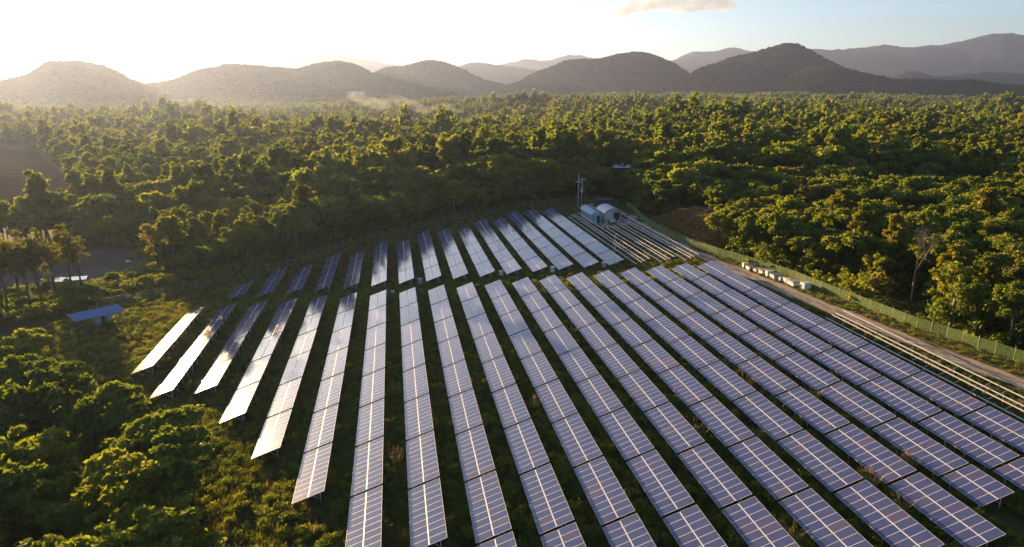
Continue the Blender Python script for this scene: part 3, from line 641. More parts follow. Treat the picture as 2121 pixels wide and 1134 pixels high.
# ------------------------------------------------------------------ trees
def unit(v): return v / np.maximum(1e-6, np.linalg.norm(v, axis=-1, keepdims=True))
def leaves(cent, rad, nleaf, size, rs, up=.12, flat=.8):
    """leaf-sized rhombic faces around clump centres"""
    k = rs.choice(len(cent), nleaf, p=rad ** 2 / np.sum(rad ** 2)); d = unit(rs.normal(size=(nleaf, 3)))
    d[:, 2] = np.where(d[:, 2] < -.35, -d[:, 2], d[:, 2])
    rr = rad[k] * (rs.random(nleaf) ** .4) * (1 + .5 * rs.random(nleaf) ** 4)
    c = cent[k] + d * rr[:, None] * np.array([1, 1, flat])
    nrm = unit(d * .6 + np.array([0, 0, up]) + rs.normal(size=(nleaf, 3)) * .8)
    a = unit(np.cross(nrm, rs.normal(size=(nleaf, 3)))); b_ = np.cross(nrm, a)
    s = size * (.6 + .8 * rs.random(nleaf))[:, None]
    v = np.stack([c - a * s, c + b_ * s * .55 - nrm * s * .12, c + a * s, c - b_ * s * .55 - nrm * s * .12], 1)
    return v.reshape(-1, 3), np.arange(nleaf * 4).reshape(-1, 4)
def clumps(kind, rs):
    if kind == 'broad':      # domed crown on a short stem
        H, n, cr = 10.0, 62, (3.8, 3.8, 3.2); cz = 6.4; r0 = (.5, 1.15)
    elif kind == 'tall':     # slender crown high on a straight stem
        H, n, cr = 15.0, 58, (2.7, 2.7, 5.9); cz = 8.8; r0 = (.45, 1.0)
    elif kind == 'spread':   # loose feathery layers
        H, n, cr = 8.0, 56, (4.0, 4.0, 2.4); cz = 5.2; r0 = (.4, .9)
    elif kind == 'bush':
        H, n, cr = 4.0, 22, (2.1, 2.1, 1.6); cz = 2.0; r0 = (.5, .95)
    d = unit(rs.normal(size=(n, 3))); d[:, 2] = np.where(d[:, 2] < -.5, -d[:, 2] * .6, d[:, 2])
    nl = 4 if kind != 'bush' else 3; cra = np.array(cr)
    lob = unit(rs.normal(size=(nl, 3))) * cra * [.55, .55, .42] * rs.uniform(.5, 1.15, (nl, 1)); lr = rs.uniform(.42, .8, nl); k_ = rs.choice(nl, n, p=lr / lr.sum())
    c = lob[k_] + d * (rs.random((n, 1)) ** .45) * cra * lr[k_][:, None] + np.array([0, 0, cz]); c0 = c
    c = d * (rs.random((n, 1)) ** .45) * np.array(cr) * (.65 + .6 * rs.random((n, 1))) + np.array([0, 0, cz])
    c = np.where(rs.random((n, 1)) < .8, c0, c); c[:, 2] = np.maximum(c[:, 2], .45 if kind == 'bush' else cz * .42)
    if kind == 'spread': c[:, 2] = cz + np.round((c[:, 2] - cz) / 1.3) * 1.3 + rs.normal(size=n) * .2
    return H, cz, c, rs.uniform(*r0, n)
def make_tree(kind, seed, nleaf, size, leaf='leaf', bark='bark', flat=.8):
    rs = np.random.RandomState(seed); H, cz, c, r = clumps(kind, rs)
    v, f = leaves(c, r, nleaf, size, rs, flat=.45 if kind == 'spread' else flat)
    crown = np_mesh('crown_' + kind, v, f, [M[leaf]])
    mb = MB(); br = H * .018 + .03; lean = rs.normal(size=2) * .03 * H
    pts = [Vector((lean[0] * q * q, lean[1] * q * q, H * .78 * q - (.3 if q == 0 else 0))) for q in np.linspace(0, 1, 5)]
    if kind == 'bush': pts = [Vector((lean[0] * q, lean[1] * q, H * .5 * q - (.2 if q == 0 else 0))) for q in np.linspace(0, 1, 3)]
    n = len(pts) - 1
    for k in range(n): mb.tube(pts[k], pts[k + 1], br * (1 - .8 * k / n), br * (1 - .8 * (k + 1) / n), n=6, cap=False)
    for k in rs.choice(len(c), 12, replace=False):
        e_ = Vector(c[k]); q = min(.95, max(.25, (e_.z - .22 * H) / (H * .78))); i0 = min(n - 1, int(q * n)); s_ = pts[i0].lerp(pts[i0 + 1], q * n - i0)
        mid = s_.lerp(e_, .5) + Vector((0, 0, -.15)); mb.tube(s_, mid, br * .4, br * .26, n=4, cap=False); mb.tube(mid, e_, br * .26, br * .1, n=4, cap=False)
    return crown, mb.mesh('trunk_' + kind, M[bark])
def join_np(crown, trunk, name):
    """crown and trunk in one mesh, for the far trees"""
    vs, fs, ms, off = [], [], [], 0; me = bpy.data.meshes.new(name)
    V = []; F = []; MI = []
    for k, m in enumerate((crown, trunk)):
        if m is None: continue
        V += [tuple(q.co) for q in m.vertices]; F += [tuple(i + off for i in p.vertices) for p in m.polygons]; MI += [k] * len(m.polygons); off = len(V)
    me.from_pydata(V, [], F); me.materials.append(crown.materials[0]); me.materials.append(M['bark']); me.polygons.foreach_set('material_index', MI); me.update(); return me
NEAR = {'broad': [make_tree('broad', s, 7000, .26) for s in (1, 2, 3)] , 'tall': [make_tree('tall', s, 6500, .27) for s in (4, 5)] + [make_tree('tall', 6, 6500, .27, bark='bark_pale')],
        'spread': [make_tree('spread', s, 6500, .24) for s in (7, 8, 9)], 'bush': [make_tree('bush', s, 3500, .17) for s in (10, 11)],
        'sparse': [make_tree('tall', s, 2300, .25, 'leaf_y') for s in (41, 42, 43)], 'yellow': [make_tree('broad', 31, 6000, .27, 'leaf_y'), make_tree('tall', 32, 6000, .28, 'leaf_y')], 'dry': [make_tree('spread', 33, 3500, .22, 'leaf_dry', 'bark_grey')]}
proto = bpy.data.collections.new('forest_prototypes')
def add_proto(name, me): o = bpy.data.objects.new(name, me); proto.objects.link(o)
MID_N = 0
for k, (kd, s, lf) in enumerate([('broad', 12, 'leaf'), ('broad', 13, 'leaf'), ('tall', 14, 'leaf'), ('tall', 15, 'leaf'), ('spread', 16, 'leaf'), ('broad', 17, 'leaf_y')]):
    c_, t_ = make_tree(kd, s, 1500, .52, lf); add_proto('p%02d_mid' % k, join_np(c_, t_, 'mid_tree'))
for k, (kd, s, lf) in enumerate([('broad', 18, 'leaf'), ('tall', 19, 'leaf'), ('broad', 20, 'leaf'), ('spread', 21, 'leaf'), ('broad', 22, 'leaf_y')]):
    c_, t_ = make_tree(kd, s, 380, 1.0, lf); add_proto('p%02d_far' % (6 + k), join_np(c_, None, 'far_tree'))
for k, s in enumerate((23, 24, 25)):      # small groves for the distance
    rs = np.random.RandomState(s); cs = []; rr = []
    for _ in range(9):
        ox, oy = rs.uniform(-11, 11, 2); sc = rs.uniform(.7, 1.25); _, _, c_, r_ = clumps(rs.choice(['broad', 'broad', 'tall']), rs); cs.append(c_ * [sc, sc, sc * .9] + [ox, oy, -1]); rr.append(r_ * sc * 1.1)
    v, f = leaves(np.concatenate(cs), np.concatenate(rr), 1100, 1.7, rs); add_proto('p%02d_grove' % (11 + k), np_mesh('grove', v, f, [M['leaf']]))

for k, s in enumerate((26, 27)):
    rs = np.random.RandomState(s); cs = []; rr = []
    for _ in range(12):
        ox, oy = rs.uniform(-13, 13, 2); sc = rs.uniform(.55, 1.0); _, _, c_, r_ = clumps(rs.choice(['broad', 'broad', 'tall']), rs); cs.append(c_ * [sc, sc, sc * .85] + [ox, oy, -2.5]); rr.append(r_ * sc * 1.2)
    v, f = leaves(np.concatenate(cs), np.concatenate(rr), 1500, 1.35, rs); add_proto('p%02d_hillgrove' % (14 + k), np_mesh('hill_grove', v, f, [M['leaf_hill_shaded']]))
# where trees may stand
CLEAR = [(-72, 118), (-76, 130), (-68, 142), (-64, 150), (-52, 154), (-37, 164), (-29, 171), (-19, 188), (1, 206), (14, 218), (42, 228), (56, 236), (68, 234), (75, 216), (75.5, 205), (72, 195), (81, 188), (82, 155), (73, 150), (75, 138), (78, 123), (79, 98), (83, 76), (90, 50), (95, 0), (-14, 0), (-17, 40), (-19, 52), (-20.5, 60), (-25, 70), (-31.5, 77), (-39.5, 86), (-46, 97), (-54, 107), (-62, 113)]
def inside(poly, x, y):
    p = np.array(poly); res = np.zeros(x.shape, bool); j = len(p) - 1
    for i in range(len(p)):
        xi, yi = p[i]; xj, yj = p[j]
        res ^= ((yi > y) != (yj > y)) & (x < (xj - xi) * (y - yi) / (yj - yi + 1e-12) + xi); j = i
    return res
FIELD = [gw(*q) for q in [(-420, 490), (-150, 480), (0, 473), (90, 466), (158, 452), (158, 378), (85, 312), (0, 304), (-150, 298), (-420, 294)]]
POND = [gw(*q) for q in [(-120, 650), (0, 618), (90, 606), (200, 592), (300, 562), (310, 520), (200, 512), (100, 514), (-120, 520)]]
BARE = gw(1887, 622)
inv3 = np.array(_inv.to_3x3()); invt = np.array(_inv.translation)
def blocked(x, y):
    q = np.stack([x, y, tz(x, y)], -1) @ inv3.T + invt
    b_ = inside(CLEAR, q[..., 0], q[..., 1]) | inside(FIELD, x, y) | inside(POND, x, y)
    bd = math.hypot(*BARE); l2 = (x * BARE[1] - y * BARE[0]) / bd; a2 = (x * BARE[0] + y * BARE[1]) / bd - bd; b_ |= (np.abs(l2) < 4.6) & (a2 < 3.5) & (a2 > -16)
    hd = math.hypot(*HOUSE); lt = (x * HOUSE[1] - y * HOUSE[0]) / hd; al = (x * HOUSE[0] + y * HOUSE[1]) / hd - hd; b_ |= (np.abs(lt) < 5.0) & (al < 12) & (al > -85)
    b_ |= (np.hypot(x - HOUSE[0], y - HOUSE[1] + 5) < 13) | (np.hypot(x - SHED[0], y - SHED[1]) < 9)
    return b_
def scatter(r0, r1, sp, a0=-43, a1=43):
    n = int(2 * r1 / sp) + 2; gx, gy = np.meshgrid(np.arange(-n // 2, n // 2 + 1) * sp, np.arange(0, int(r1 / sp) + 2) * sp)
    x = (gx + rng.uniform(-.46, .46, gx.shape) * sp).ravel(); y = (gy + rng.uniform(-.46, .46, gy.shape) * sp).ravel()
    d = np.hypot(x, y); a = np.degrees(np.arctan2(x, y)); k = (d > r0) & (d < r1) & (a > a0) & (a < a1) & ~blocked(x, y)
    return x[k], y[k]
def project(x, y, z):
    cp, sp = math.cos(PITCH), math.sin(PITCH); zz = z - CAM_H; dep = y * cp - zz * sp; up = y * sp + zz * cp
    return 1060.5 + FPX * x / dep, 567 - FPX * up / dep, dep
trees = []      # (x, y, kind, scale)
x, y = scatter(30, 260, 5.4)
for X, Y in zip(x, y):
    sx, sy = w2site(X, Y); u = random.random(); right = sx > 60 and sy < 230
    if sx < -5 and sy < 128:         # thicket at the lower left
        if random.random() < .04: continue
        kd, sc = ('spread', random.uniform(.9, 1.35)) if u < .5 else (('bush', random.uniform(1.1, 1.6)) if u < .66 else ('broad', random.uniform(.65, 1.0)))
    elif right:
        kd, sc = ('broad', random.uniform(.75, 1.2)) if u < .5 else (('spread', random.uniform(.9, 1.35)) if u < .72 else (('tall', random.uniform(.6, .85)) if u < .88 else ('yellow', random.uniform(.7, 1.0))))
    elif sx < -48 and sy < 176:      # hedge between clearing and pond
        if random.random() < .25: continue
        kd, sc = 'bush', random.uniform(.45, .95)
    elif sx < -30 and sy < 230:      # left side by the pond
        kd, sc = ('tall', random.uniform(.65, .95)) if u < .5 else (('broad', random.uniform(.7, 1.05)) if u < .85 else ('yellow', random.uniform(.7, .95)))
    else:
        kd, sc = ('tall', random.uniform(.88, 1.14)) if u < .42 else (('broad', random.uniform(1.05, 1.5)) if u < .85 else (('yellow', random.uniform(.95, 1.25)) if u < .95 else ('spread', random.uniform(1.2, 1.6))))
    if -25 < sx < 66 and sy > 150:      # only low growth close behind the far fence
        ds = sy - float(np.interp(sx, [-27, -17, 3.7, 16, 42.5, 57.5, 66], [168, 184, 202, 214, 223, 231, 229])); mixq = min(1, max(0, (sx + 22) / 26))
        hmax = (2.8 + .17 * ds) * mixq + (9 + .25 * ds) * (1 - mixq); hq = {'tall': 15., 'broad': 10., 'yellow': 12., 'spread': 8., 'bush': 4.}[kd] * sc
        if ds < 75 and hq > hmax:
            if hmax < 7.5: kd, sc = 'bush', hmax / 4 * random.uniform(.75, 1.0)
            else: sc *= hmax / hq * random.uniform(.85, 1.0)
    wq, tq = sx * .896 + sy * .445, (sy - 112) / .896       # the open lane the low sun comes through
    if sy > 128 and 7 < wq < 25 and tq < 140 and not right:
        hq = {'tall': 15., 'broad': 10., 'yellow': 12., 'spread': 8., 'bush': 4.}[kd] * sc
        if hq > .10 * tq + 1.5:
            if tq < 45: continue
            kd, sc = 'bush', min(1.3, (.09 * tq + 1) / 4)
    trees.append((X, Y, kd, sc))
px, py, dep = project(np.array([q[0] for q in trees]), np.array([q[1] for q in trees]), np.array([tzf(q[0], q[1]) + 5 for q in trees]))
vis = (px > -60) & (px < 2181) & (py < 1250); order = np.argsort(np.where(vis, dep, 1e9))
singles = [trees[i] for i in order[:284]]; rest = [trees[i] for i in order[284:]] + []
# hand-placed ones the photograph singles out
for pxy, kd, sc in [((365, 567), 'tall', 1.1), ((330, 572), 'sparse', .95)] + [(q, 'sparse', random.uniform(.85, 1.12)) for q in [(18, 645), (62, 634), (86, 626), (116, 614), (150, 606), (170, 601), (-20, 640), (40, 612), (4, 622)]]:
    a, b_ = gw(*pxy); singles.append((a, b_, kd, sc))
NAMES = {'broad': ('broadleaf_tree', 'round-crowned green tree'), 'tall': ('slender_tree', 'slender tall tree'), 'spread': ('feathery_tree', 'loose feathery tree'), 'bush': ('bush', 'low green bush'), 'yellow': ('yellowing_tree', 'yellow-green tree'), 'sparse': ('sapling', 'thin sparse-leaved tree'), 'dry': ('dry_tree', 'brown dry tree')}
zones = {}
for q in singles:
    sx, sy = w2site(q[0], q[1])
    z = 'in the thicket at lower left' if sx < 0 and sy < 128 else ('on the slope behind the roadside fence' if sx > 60 else ('near the pond at left' if sx < -40 else 'at the forest edge behind the far field'))
    zones.setdefault((z, q[2]), []).append(q)
for (z, kd), l in zones.items():
    l.sort(key=lambda q: math.atan2(q[0], q[1]))
    for i, (X, Y, _, sc) in enumerate(l):
        crown, trunk = NEAR[kd][i % len(NEAR[kd])]
        e = tag(empty(NAMES[kd][0], (X, Y, tzf(X, Y) - .05), random.uniform(0, 6.28)), '%s %s, %s such from left' % (NAMES[kd][1], z, ordn(i + 1)), 'bush' if kd == 'bush' else 'tree', 'trees and bushes ' + z)
        e.scale = (sc * random.uniform(.85, 1.25), sc * random.uniform(.85, 1.25), sc)
        link('crown', crown, e); link('trunk', trunk, e)
# bare tree on the right slope
def bare_tree(x, y, H, label):
    mb = MB(); rs = random.Random(5)
    def grow(p, d, l, r, lev):
        q = p + d * l; mb.tube(p, q, r, r * .65, n=5, cap=False)
        if lev == 0: return
        for _ in range(rs.randint(2, 3) if lev > 1 else 3):
            nd = (d + Vector((rs.uniform(-.6, .6), rs.uniform(-.6, .6), rs.uniform(-.05, .45)))).normalized(); grow(q, nd, l * rs.uniform(.62, .85), r * .62, lev - 1)
    e = tag(empty('bare_tree', (x, y, tzf(x, y))), label, 'tree'); mbt = MB(); mbt.tube((0, 0, -.3), (0, 0, H * .42), .2, .14, n=7); link('trunk', mbt.mesh('trunk', M['bark_grey']), e)
    for _ in range(5): grow(Vector((0, 0, H * .4)), Vector((rs.uniform(-.5, .5), rs.uniform(-.5, .5), 1)).normalized(), H * .19, .075, 4)
    link('branches', mb.mesh('branches', M['bark_grey']), e)
a, b_ = BARE; bare_tree(a, b_, 13.0, 'leafless grey tree standing on the slope behind the roadside fence')

# forest beyond the nearest trees, one mass
pts, idx, scl = [], [], []
hdir = np.array(HOUSE) / math.hypot(*HOUSE)
for al in np.arange(-84, -9, 3.2):         # low growth in the gap below the far house
    for lt in (-4.2, -1.4, 1.4, 4.2):
        q = np.array(HOUSE) + hdir * (al + random.uniform(-1, 1)) + np.array([hdir[1], -hdir[0]]) * (lt + random.uniform(-1, 1))
        if not inside(CLEAR, *[np.array([v]) for v in w2site(*q)])[0]: pts.append(tuple(q)); idx.append(4); scl.append(random.uniform(.3, .5))
kmap = {'broad': [0, 1], 'tall': [2, 3], 'spread': [4], 'bush': [4], 'yellow': [5], 'dry': [4]}
for X, Y, kd, sc in rest: pts.append((X, Y)); idx.append(random.choice(kmap[kd])); scl.append(sc)
x, y = scatter(260, 520, 5.8); n = len(x); pts += list(zip(x, y)); idx += list(rng.choice([0, 1, 2, 3, 4, 5], n, p=[.27, .25, .18, .16, .06, .08])); scl += list(rng.uniform(.85, 1.6, n))
x, y = scatter(520, 1500, 7.4); n = len(x); pts += list(zip(x, y)); idx += list(rng.choice([6, 7, 8, 9, 10], n, p=[.34, .24, .3, .07, .05])); scl += list(rng.uniform(.95, 1.8, n))
x, y = scatter(1500, 4300, 19); n = len(x); pts += list(zip(x, y)); idx += list(rng.choice([11, 12, 13], n)); scl += list(rng.uniform(.8, 1.35, n))
pts = np.array(pts); hv = vnoise(pts[:, 0] / 45, pts[:, 1] / 45, 77, 4); scl = np.array(scl) * np.clip(1 + .28 * hv, .5, 1.5); far_ = np.hypot(pts[:, 0], pts[:, 1]) > 300; gap_ = far_ & (vnoise(pts[:, 0] / 60, pts[:, 1] / 60, 78, 4) < -.95); pts, scl, idx = pts[~gap_], scl[~gap_], np.array(idx)[~gap_]; P3 = np.column_stack([pts, tz(pts[:, 0], pts[:, 1]) - .1])
hp = np.concatenate(HILL_PTS); P3 = np.concatenate([P3, hp - [0, 0, .6]]); idx = np.concatenate([idx, rng.choice([14, 15], len(hp))]).astype(int); scl = np.concatenate([scl, rng.uniform(.6, 1.05, len(hp))])
def gn_scatter(name, P, idx, scl, coll, label, cat, stretch=.15):
    me = bpy.data.meshes.new(name); me.vertices.add(len(P)); me.vertices.foreach_set('co', np.asarray(P, np.float32).ravel())
    for nm, ty, ar in (('pick', 'INT', np.asarray(idx, np.int32)), ('turn', 'FLOAT', rng.uniform(0, 6.283, len(P)).astype(np.float32))):
        at = me.attributes.new(nm, ty, 'POINT'); at.data.foreach_set('value', ar)
    sv = np.asarray(scl, np.float32)[:, None] * np.column_stack([rng.uniform(1 - stretch, 1 + stretch, len(P)), rng.uniform(1 - stretch, 1 + stretch, len(P)), rng.uniform(1 - stretch * .8, 1 + stretch * .5, len(P))]).astype(np.float32)
    at = me.attributes.new('size', 'FLOAT_VECTOR', 'POINT'); at.data.foreach_set('vector', np.ascontiguousarray(sv, np.float32).ravel())
    me.update(); o = link(name, me); g = bpy.data.node_groups.new(name, 'GeometryNodeTree')
    g.interface.new_socket('Geometry', in_out='INPUT', socket_type='NodeSocketGeometry'); g.interface.new_socket('Geometry', in_out='OUTPUT', socket_type='NodeSocketGeometry')
    N = g.nodes; L = g.links; gi = N.new('NodeGroupInput'); go = N.new('NodeGroupOutput')
    m2p = N.new('GeometryNodeMeshToPoints'); ip = N.new('GeometryNodeInstanceOnPoints'); ci = N.new('GeometryNodeCollectionInfo')
    ci.inputs['Collection'].default_value = coll; ci.inputs['Separate Children'].default_value = True; ci.inputs['Reset Children'].default_value = True
    def attr(nm, ty): a = N.new('GeometryNodeInputNamedAttribute'); a.data_type = ty; a.inputs['Name'].default_value = nm; return a.outputs['Attribute']
    cx_ = N.new('ShaderNodeCombineXYZ'); L.new(attr('turn', 'FLOAT'), cx_.inputs['Z'])
    L.new(gi.outputs[0], m2p.inputs['Mesh']); L.new(m2p.outputs[0], ip.inputs['Points']); L.new(ci.outputs[0], ip.inputs['Instance'])
    ip.inputs['Pick Instance'].default_value = True; L.new(attr('pick', 'INT'), ip.inputs['Instance Index']); L.new(cx_.outputs[0], ip.inputs['Rotation']); L.new(attr('size', 'FLOAT_VECTOR'), ip.inputs['Scale'])
    L.new(ip.outputs[0], go.inputs[0]); md = o.modifiers.new('scatter', 'NODES'); md.node_group = g
    return tag(o, label, cat, kind='stuff')
gn_scatter('forest', P3, idx, scl, proto, 'dense green forest spreading from the field edges to the hills', 'forest', .32)

# ------------------------------------------------------------------ grass, undergrowth, dry weeds
def tuft(seed, n, h, spread, w, mat, bend=.35):
    rs = np.random.RandomState(seed); a = rs.random(n) * 6.283; r = np.sqrt(rs.random(n)) * spread
    b_ = np.stack([np.cos(a) * r, np.sin(a) * r, np.zeros(n) - .03], -1); hh = h * (.5 + .6 * rs.random(n)); dr = unit(np.stack([np.cos(a), np.sin(a), np.zeros(n)], -1) + rs.normal(size=(n, 3)) * [.5, .5, 0])
    sd = np.stack([-dr[:, 1], dr[:, 0], np.zeros(n)], -1) * w; m = b_ + dr * (hh * bend * .35)[:, None] + np.outer(hh * .6, [0, 0, 1]); tp = b_ + dr * (hh * bend)[:, None] + np.outer(hh, [0, 0, 1])
    v = np.stack([b_ - sd, b_ + sd, m + sd * .8, m - sd * .8, tp + sd * .15, tp - sd * .15], 1).reshape(-1, 3); i = np.arange(n)[:, None] * 6
    f = np.concatenate([i + [0, 1, 2, 3], i + [3, 2, 4, 5]]); return np_mesh('tuft', v, f, [M[mat]])
gcol = bpy.data.collections.new('grass_prototypes')
for k in range(4):
    o = bpy.data.objects.new('g%d' % k, tuft(60 + k, 34, (.34, .5, .62, .8)[k], (.35, .4, .35, .3)[k], .02, 'grass')); gcol.objects.link(o)
o = bpy.data.objects.new('g4', tuft(70, 24, .95, .22, .014, 'leaf_dry')); gcol.objects.link(o)
v, f = leaves(np.array([[0, 0, .35], [.35, .1, .3], [-.3, .2, .4], [.1, -.35, .3]]), np.array([.45, .35, .4, .35]), 170, .09, np.random.RandomState(81)); o = bpy.data.objects.new('g5', np_mesh('sprig', v, f, [M['leaf']])); gcol.objects.link(o)
GX, GY = [], []
for r in range(-1, 20):                      # aisles of the near field
    n = 2600 if r > 3 else 1500; xs = X0 + r * PITCH_X + 3.0 + rng.random(n) * 2.9; ys = 30 + 104 * rng.random(n) ** 1.25; GX.append(xs); GY.append(ys)
GX.append(rng.uniform(-60, 66, 9000)); GY.append(rng.uniform(132, 141, 9000))
for r in range(0, 19): GX.append(X0 + r * PITCH_X + 3.0 + rng.random(500) * 2.9); GY.append(140 + 75 * rng.random(500))
GX.append(rng.uniform(-66, -8, 16000)); GY.append(rng.uniform(48, 152, 16000))
GX.append(rng.uniform(66, 84, 9000)); GY.append(rng.uniform(60, 160, 9000))
GX, GY = np.concatenate(GX), np.concatenate(GY)
W = np.column_stack([GX, GY, np.full(len(GX), GND)]) @ MW.T + _t
keep = ~((GX > 64) & (np.abs(GX - np.interp(GY, [38, 55, 70, 77, 83, 90, 98, 104, 119, 135, 153, 180], [80, 77.5, 75.2, 74.3, 73.4, 72.5, 71.4, 70.6, 69.4, 67.4, 66.1, 65.2])) < 1.9)) & (np.hypot(W[:, 0], W[:, 1]) > 36)
W = W[keep]; W[:, 2] = tz(W[:, 0], W[:, 1]); gi_ = rng.choice(6, len(W), p=[.3, .28, .2, .09, .03, .10]); gs = rng.uniform(.6, 1.25, len(W)); gs[W[:, 0] * .98 + W[:, 1] * .17 > 66] *= .6
gn_scatter('grass', W, gi_, gs, gcol, 'rough green grass growing between and around the solar rows', 'grass')
# undergrowth under the edge trees
x, y = scatter(34, 240, 2.6); k = rng.random(len(x)) < .75; x, y = x[k], y[k]
sxy = np.stack([x, y, tz(x, y)], -1) @ inv3.T + invt
ucol = bpy.data.collections.new('undergrowth_prototypes')
for k in range(3):
    rs = np.random.RandomState(90 + k); n = 12; c_ = rs.normal(size=(n, 3)) * [.8, .8, .35] + [0, 0, .9]; v, f = leaves(c_, rs.uniform(.35, .7, n), 520, .16, rs); o = bpy.data.objects.new('u%d' % k, np_mesh('undergrowth', v, f, [M['leaf']])); ucol.objects.link(o)
gn_scatter('undergrowth', np.column_stack([x, y, tz(x, y)]), rng.choice(3, len(x)), np.where((sxy[:, 0] > 66) & (sxy[:, 1] < 215), rng.uniform(1.0, 2.4, len(x)), rng.uniform(.5, 1.5, len(x))), ucol, 'tangled low undergrowth beneath the trees around the field', 'undergrowth')
bx, by = rng.uniform(70.8, 81, 2600), rng.uniform(151, 189, 2600); a_, b2 = (by - 150) / 40, (bx - 70.6) / 11
bh = 5.2 * np.sin(np.pi * np.minimum(1, a_ * 1.05)) ** .7 * np.sin(np.pi * np.minimum(.62, b2 * .75)) ** .8
Wb = np.column_stack([bx, by, np.full(len(bx), GND)]) @ MW.T + _t; Wb[:, 2] = tz(Wb[:, 0], Wb[:, 1]) - .1 + np.nan_to_num(bh)
bcol = bpy.data.collections.new('scrub_prototypes')
for k, (lf, nl) in enumerate((('leaf_dry', 160), ('leaf_dry', 220), ('leaf_y', 260))):
    rs = np.random.RandomState(120 + k); v, f = leaves(rs.normal(size=(7, 3)) * [.35, .35, .12] + [0, 0, .25], rs.uniform(.2, .4, 7), nl, .12, rs); o = bpy.data.objects.new('b%d' % k, np_mesh('scrub', v, f, [M[lf]])); bcol.objects.link(o)
gn_scatter('dry_scrub', Wb, rng.choice(3, len(Wb), p=[.5, .44, .06]), rng.uniform(.6, 1.5, len(Wb)), bcol, 'brown dry scrub covering the earth bank behind the fence', 'scrub')
# orange dry weeds rising between the right-hand rows
ME_WEED = [tuft(100 + k, 60, 1.5, .34, .022, 'leaf_dry', .5) for k in range(3)]
for q, (wxp, wyp) in enumerate([(1345, 602), (1430, 752), (1448, 760), (1500, 772), (1520, 797), (1590, 812), (1614, 826), (1626, 845), (1462, 884), (1580, 893), (1474, 900), (1783, 955), (1795, 968), (1822, 994), (1890, 1047), (1655, 1104), (995, 870), (823, 948), (1100, 835), (1188, 690)]):
    d = ray(wxp, wyp); mwt = MW.T @ d; t_ = (GND + 1.0 - CAM_H) / mwt[2]; sp = np.array([0, 0, CAM_H]) + t_ * mwt
    r = math.floor((sp[0] - X0) / PITCH_X); X = X0 + r * PITCH_X + 3.3 + 1.9 * random.random(); x, y, z = sg(X, sp[1])
    nearrow = ordn(min(19, max(1, r + 1)))
    e = tag(empty('dry_weed', (x, y, z), random.uniform(0, 6)), 'orange dry weed clump in the aisle right of the %s row, %s along' % (nearrow, ordn(q + 1)), 'weed', 'dry weeds in the aisles')
    s_ = random.uniform(1.05, 1.45); e.scale = (s_, s_, s_); link('stalks', ME_WEED[q % 3], e)

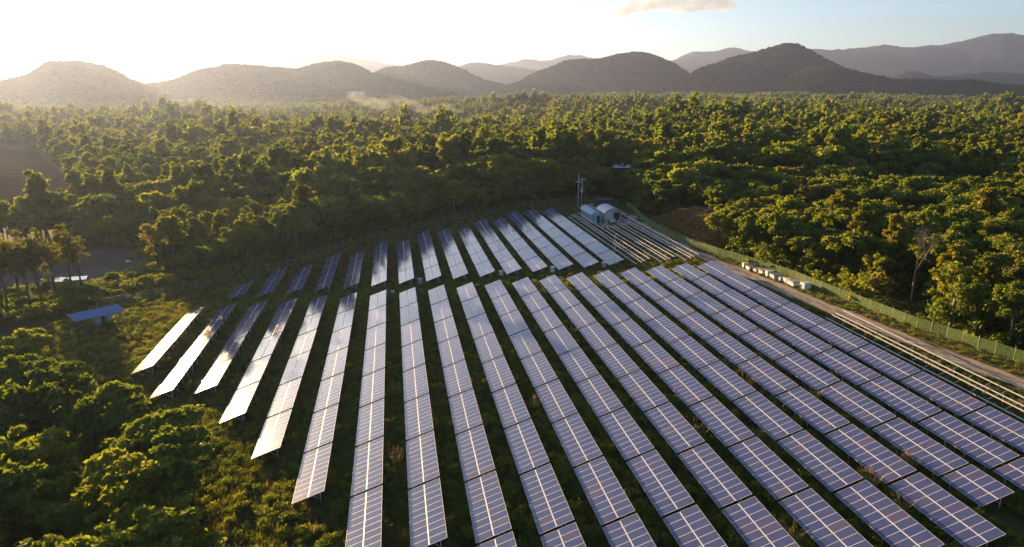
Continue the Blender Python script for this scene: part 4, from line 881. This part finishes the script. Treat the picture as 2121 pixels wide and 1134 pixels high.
# ------------------------------------------------------------------ clouds, smoke, haze
def blob_mesh(name, balls, voxel):
    mb = bpy.data.metaballs.new(name); mb.resolution = voxel; mb.render_resolution = voxel; mb.threshold = .2
    return mb
def volume_mat(name, dens, col, g, noise=None):
    t = NT(name); pv = t.n('ShaderNodeVolumePrincipled', inp={'Color': (*col, 1), 'Anisotropy': g, 'Density': dens})
    if noise: 
        nz = t.noise(noise[0], t.pos(), 5, .65); dd = t.math('MULTIPLY', t.math('MAXIMUM', t.math('SUBTRACT', nz, noise[1]), 0.0), dens * noise[2]); t.t.links.new(dd, pv.inputs['Density'])
    t.t.links.new(pv.outputs[0], t.out.inputs['Volume']); return t.mat
def lumps(name, centre_px, D, balls, mat, label, cat, kind=None, squash=.6):
    """a cloud or plume of overlapping lumps merged into one skin"""
    d = ray(*centre_px); q = d * (D / math.hypot(d[0], d[1])); o = Vector((q[0], q[1], CAM_H + q[2])); right = Vector((q[1], -q[0], 0)).normalized()
    vv, ff, off = [], [], 0; rs = np.random.RandomState(3)
    for (bx, bz, br) in balls:
        import bmesh; bm = bmesh.new(); bmesh.ops.create_icosphere(bm, subdivisions=3, radius=1)
        for v in bm.verts:
            c = v.co.normalized(); k = 1 + .16 * math.sin(c.x * 5 + bx) * math.sin(c.y * 6 + bz) + .12 * math.sin(c.z * 9 + br)
            p_ = right * (bx + c.x * br * k) + Vector((0, 0, bz + c.z * br * squash * k)) + right.cross(Vector((0, 0, 1))) * (c.y * br * k); vv.append(tuple(p_))
        bm.faces.ensure_lookup_table(); ff += [tuple(v.index + off for v in f_.verts) for f_ in bm.faces]; off = len(vv); bm.free()
    me = bpy.data.meshes.new(name); me.from_pydata(vv, [], ff); me.materials.append(mat); ob = link(name, me); ob.location = o
    md = ob.modifiers.new('merge', 'REMESH'); md.mode = 'VOXEL'; md.voxel_size = max(b[2] for b in balls) / 9
    return tag(ob, label, cat, kind=kind)
mc = volume_mat('cloud_vapour', .009, (.80, .87, .96), .25, (.005, .36, 3.0))
rs = random.Random(4)
lumps('cloud', (1395, 14), 11000, [(-760 + 95 * k + rs.uniform(-40, 40), rs.uniform(-40, 30) + 60 * math.sin(k / 16 * 3.1), rs.uniform(140, 240)) for k in range(17)], mc, 'grey and cream cumulus cloud at the top of the sky', 'cloud', squash=.55)
lumps('cloud', (770, 88), 13500, [(-640 + 95 * k + rs.uniform(-40, 40), rs.uniform(-15, 30) + (60 if k < 5 else 0), rs.uniform(70, 120) * (1.15 if k < 6 else .7)) for k in range(15)], mc, 'thin low cloud above the middle of the mountain range', 'cloud', squash=.5)
lumps('cloud', (925, 93), 13500, [(-200 + 90 * k, rs.uniform(-10, 10), rs.uniform(45, 75)) for k in range(6)], mc, 'small wisp of cloud right of the thin low cloud', 'cloud', squash=.45)
ms = volume_mat('smoke_volume', .03, (.80, .90, 1.0), .2, (.08, .36, 2.6))
lumps('smoke', (935, 228), 640, [(6 - 4.6 * k + rs.uniform(-2, 2), .5 * k + 3 * math.sin(k * .7) * min(1, k / 6) + rs.uniform(-1, 1), 5 + .22 * k) for k in range(20)], ms, 'thin white smoke drifting left above the forest', 'smoke', 'stuff', .55)
mh = volume_mat('haze_air', HAZE_DENSITY, (.42, .54, .90), .57)
mb = MB(); mb.box(-11950, 11950, -11950, 11950, -16, 760); hz = tag(link('haze', mb.mesh('haze', mh)), kind='stuff')
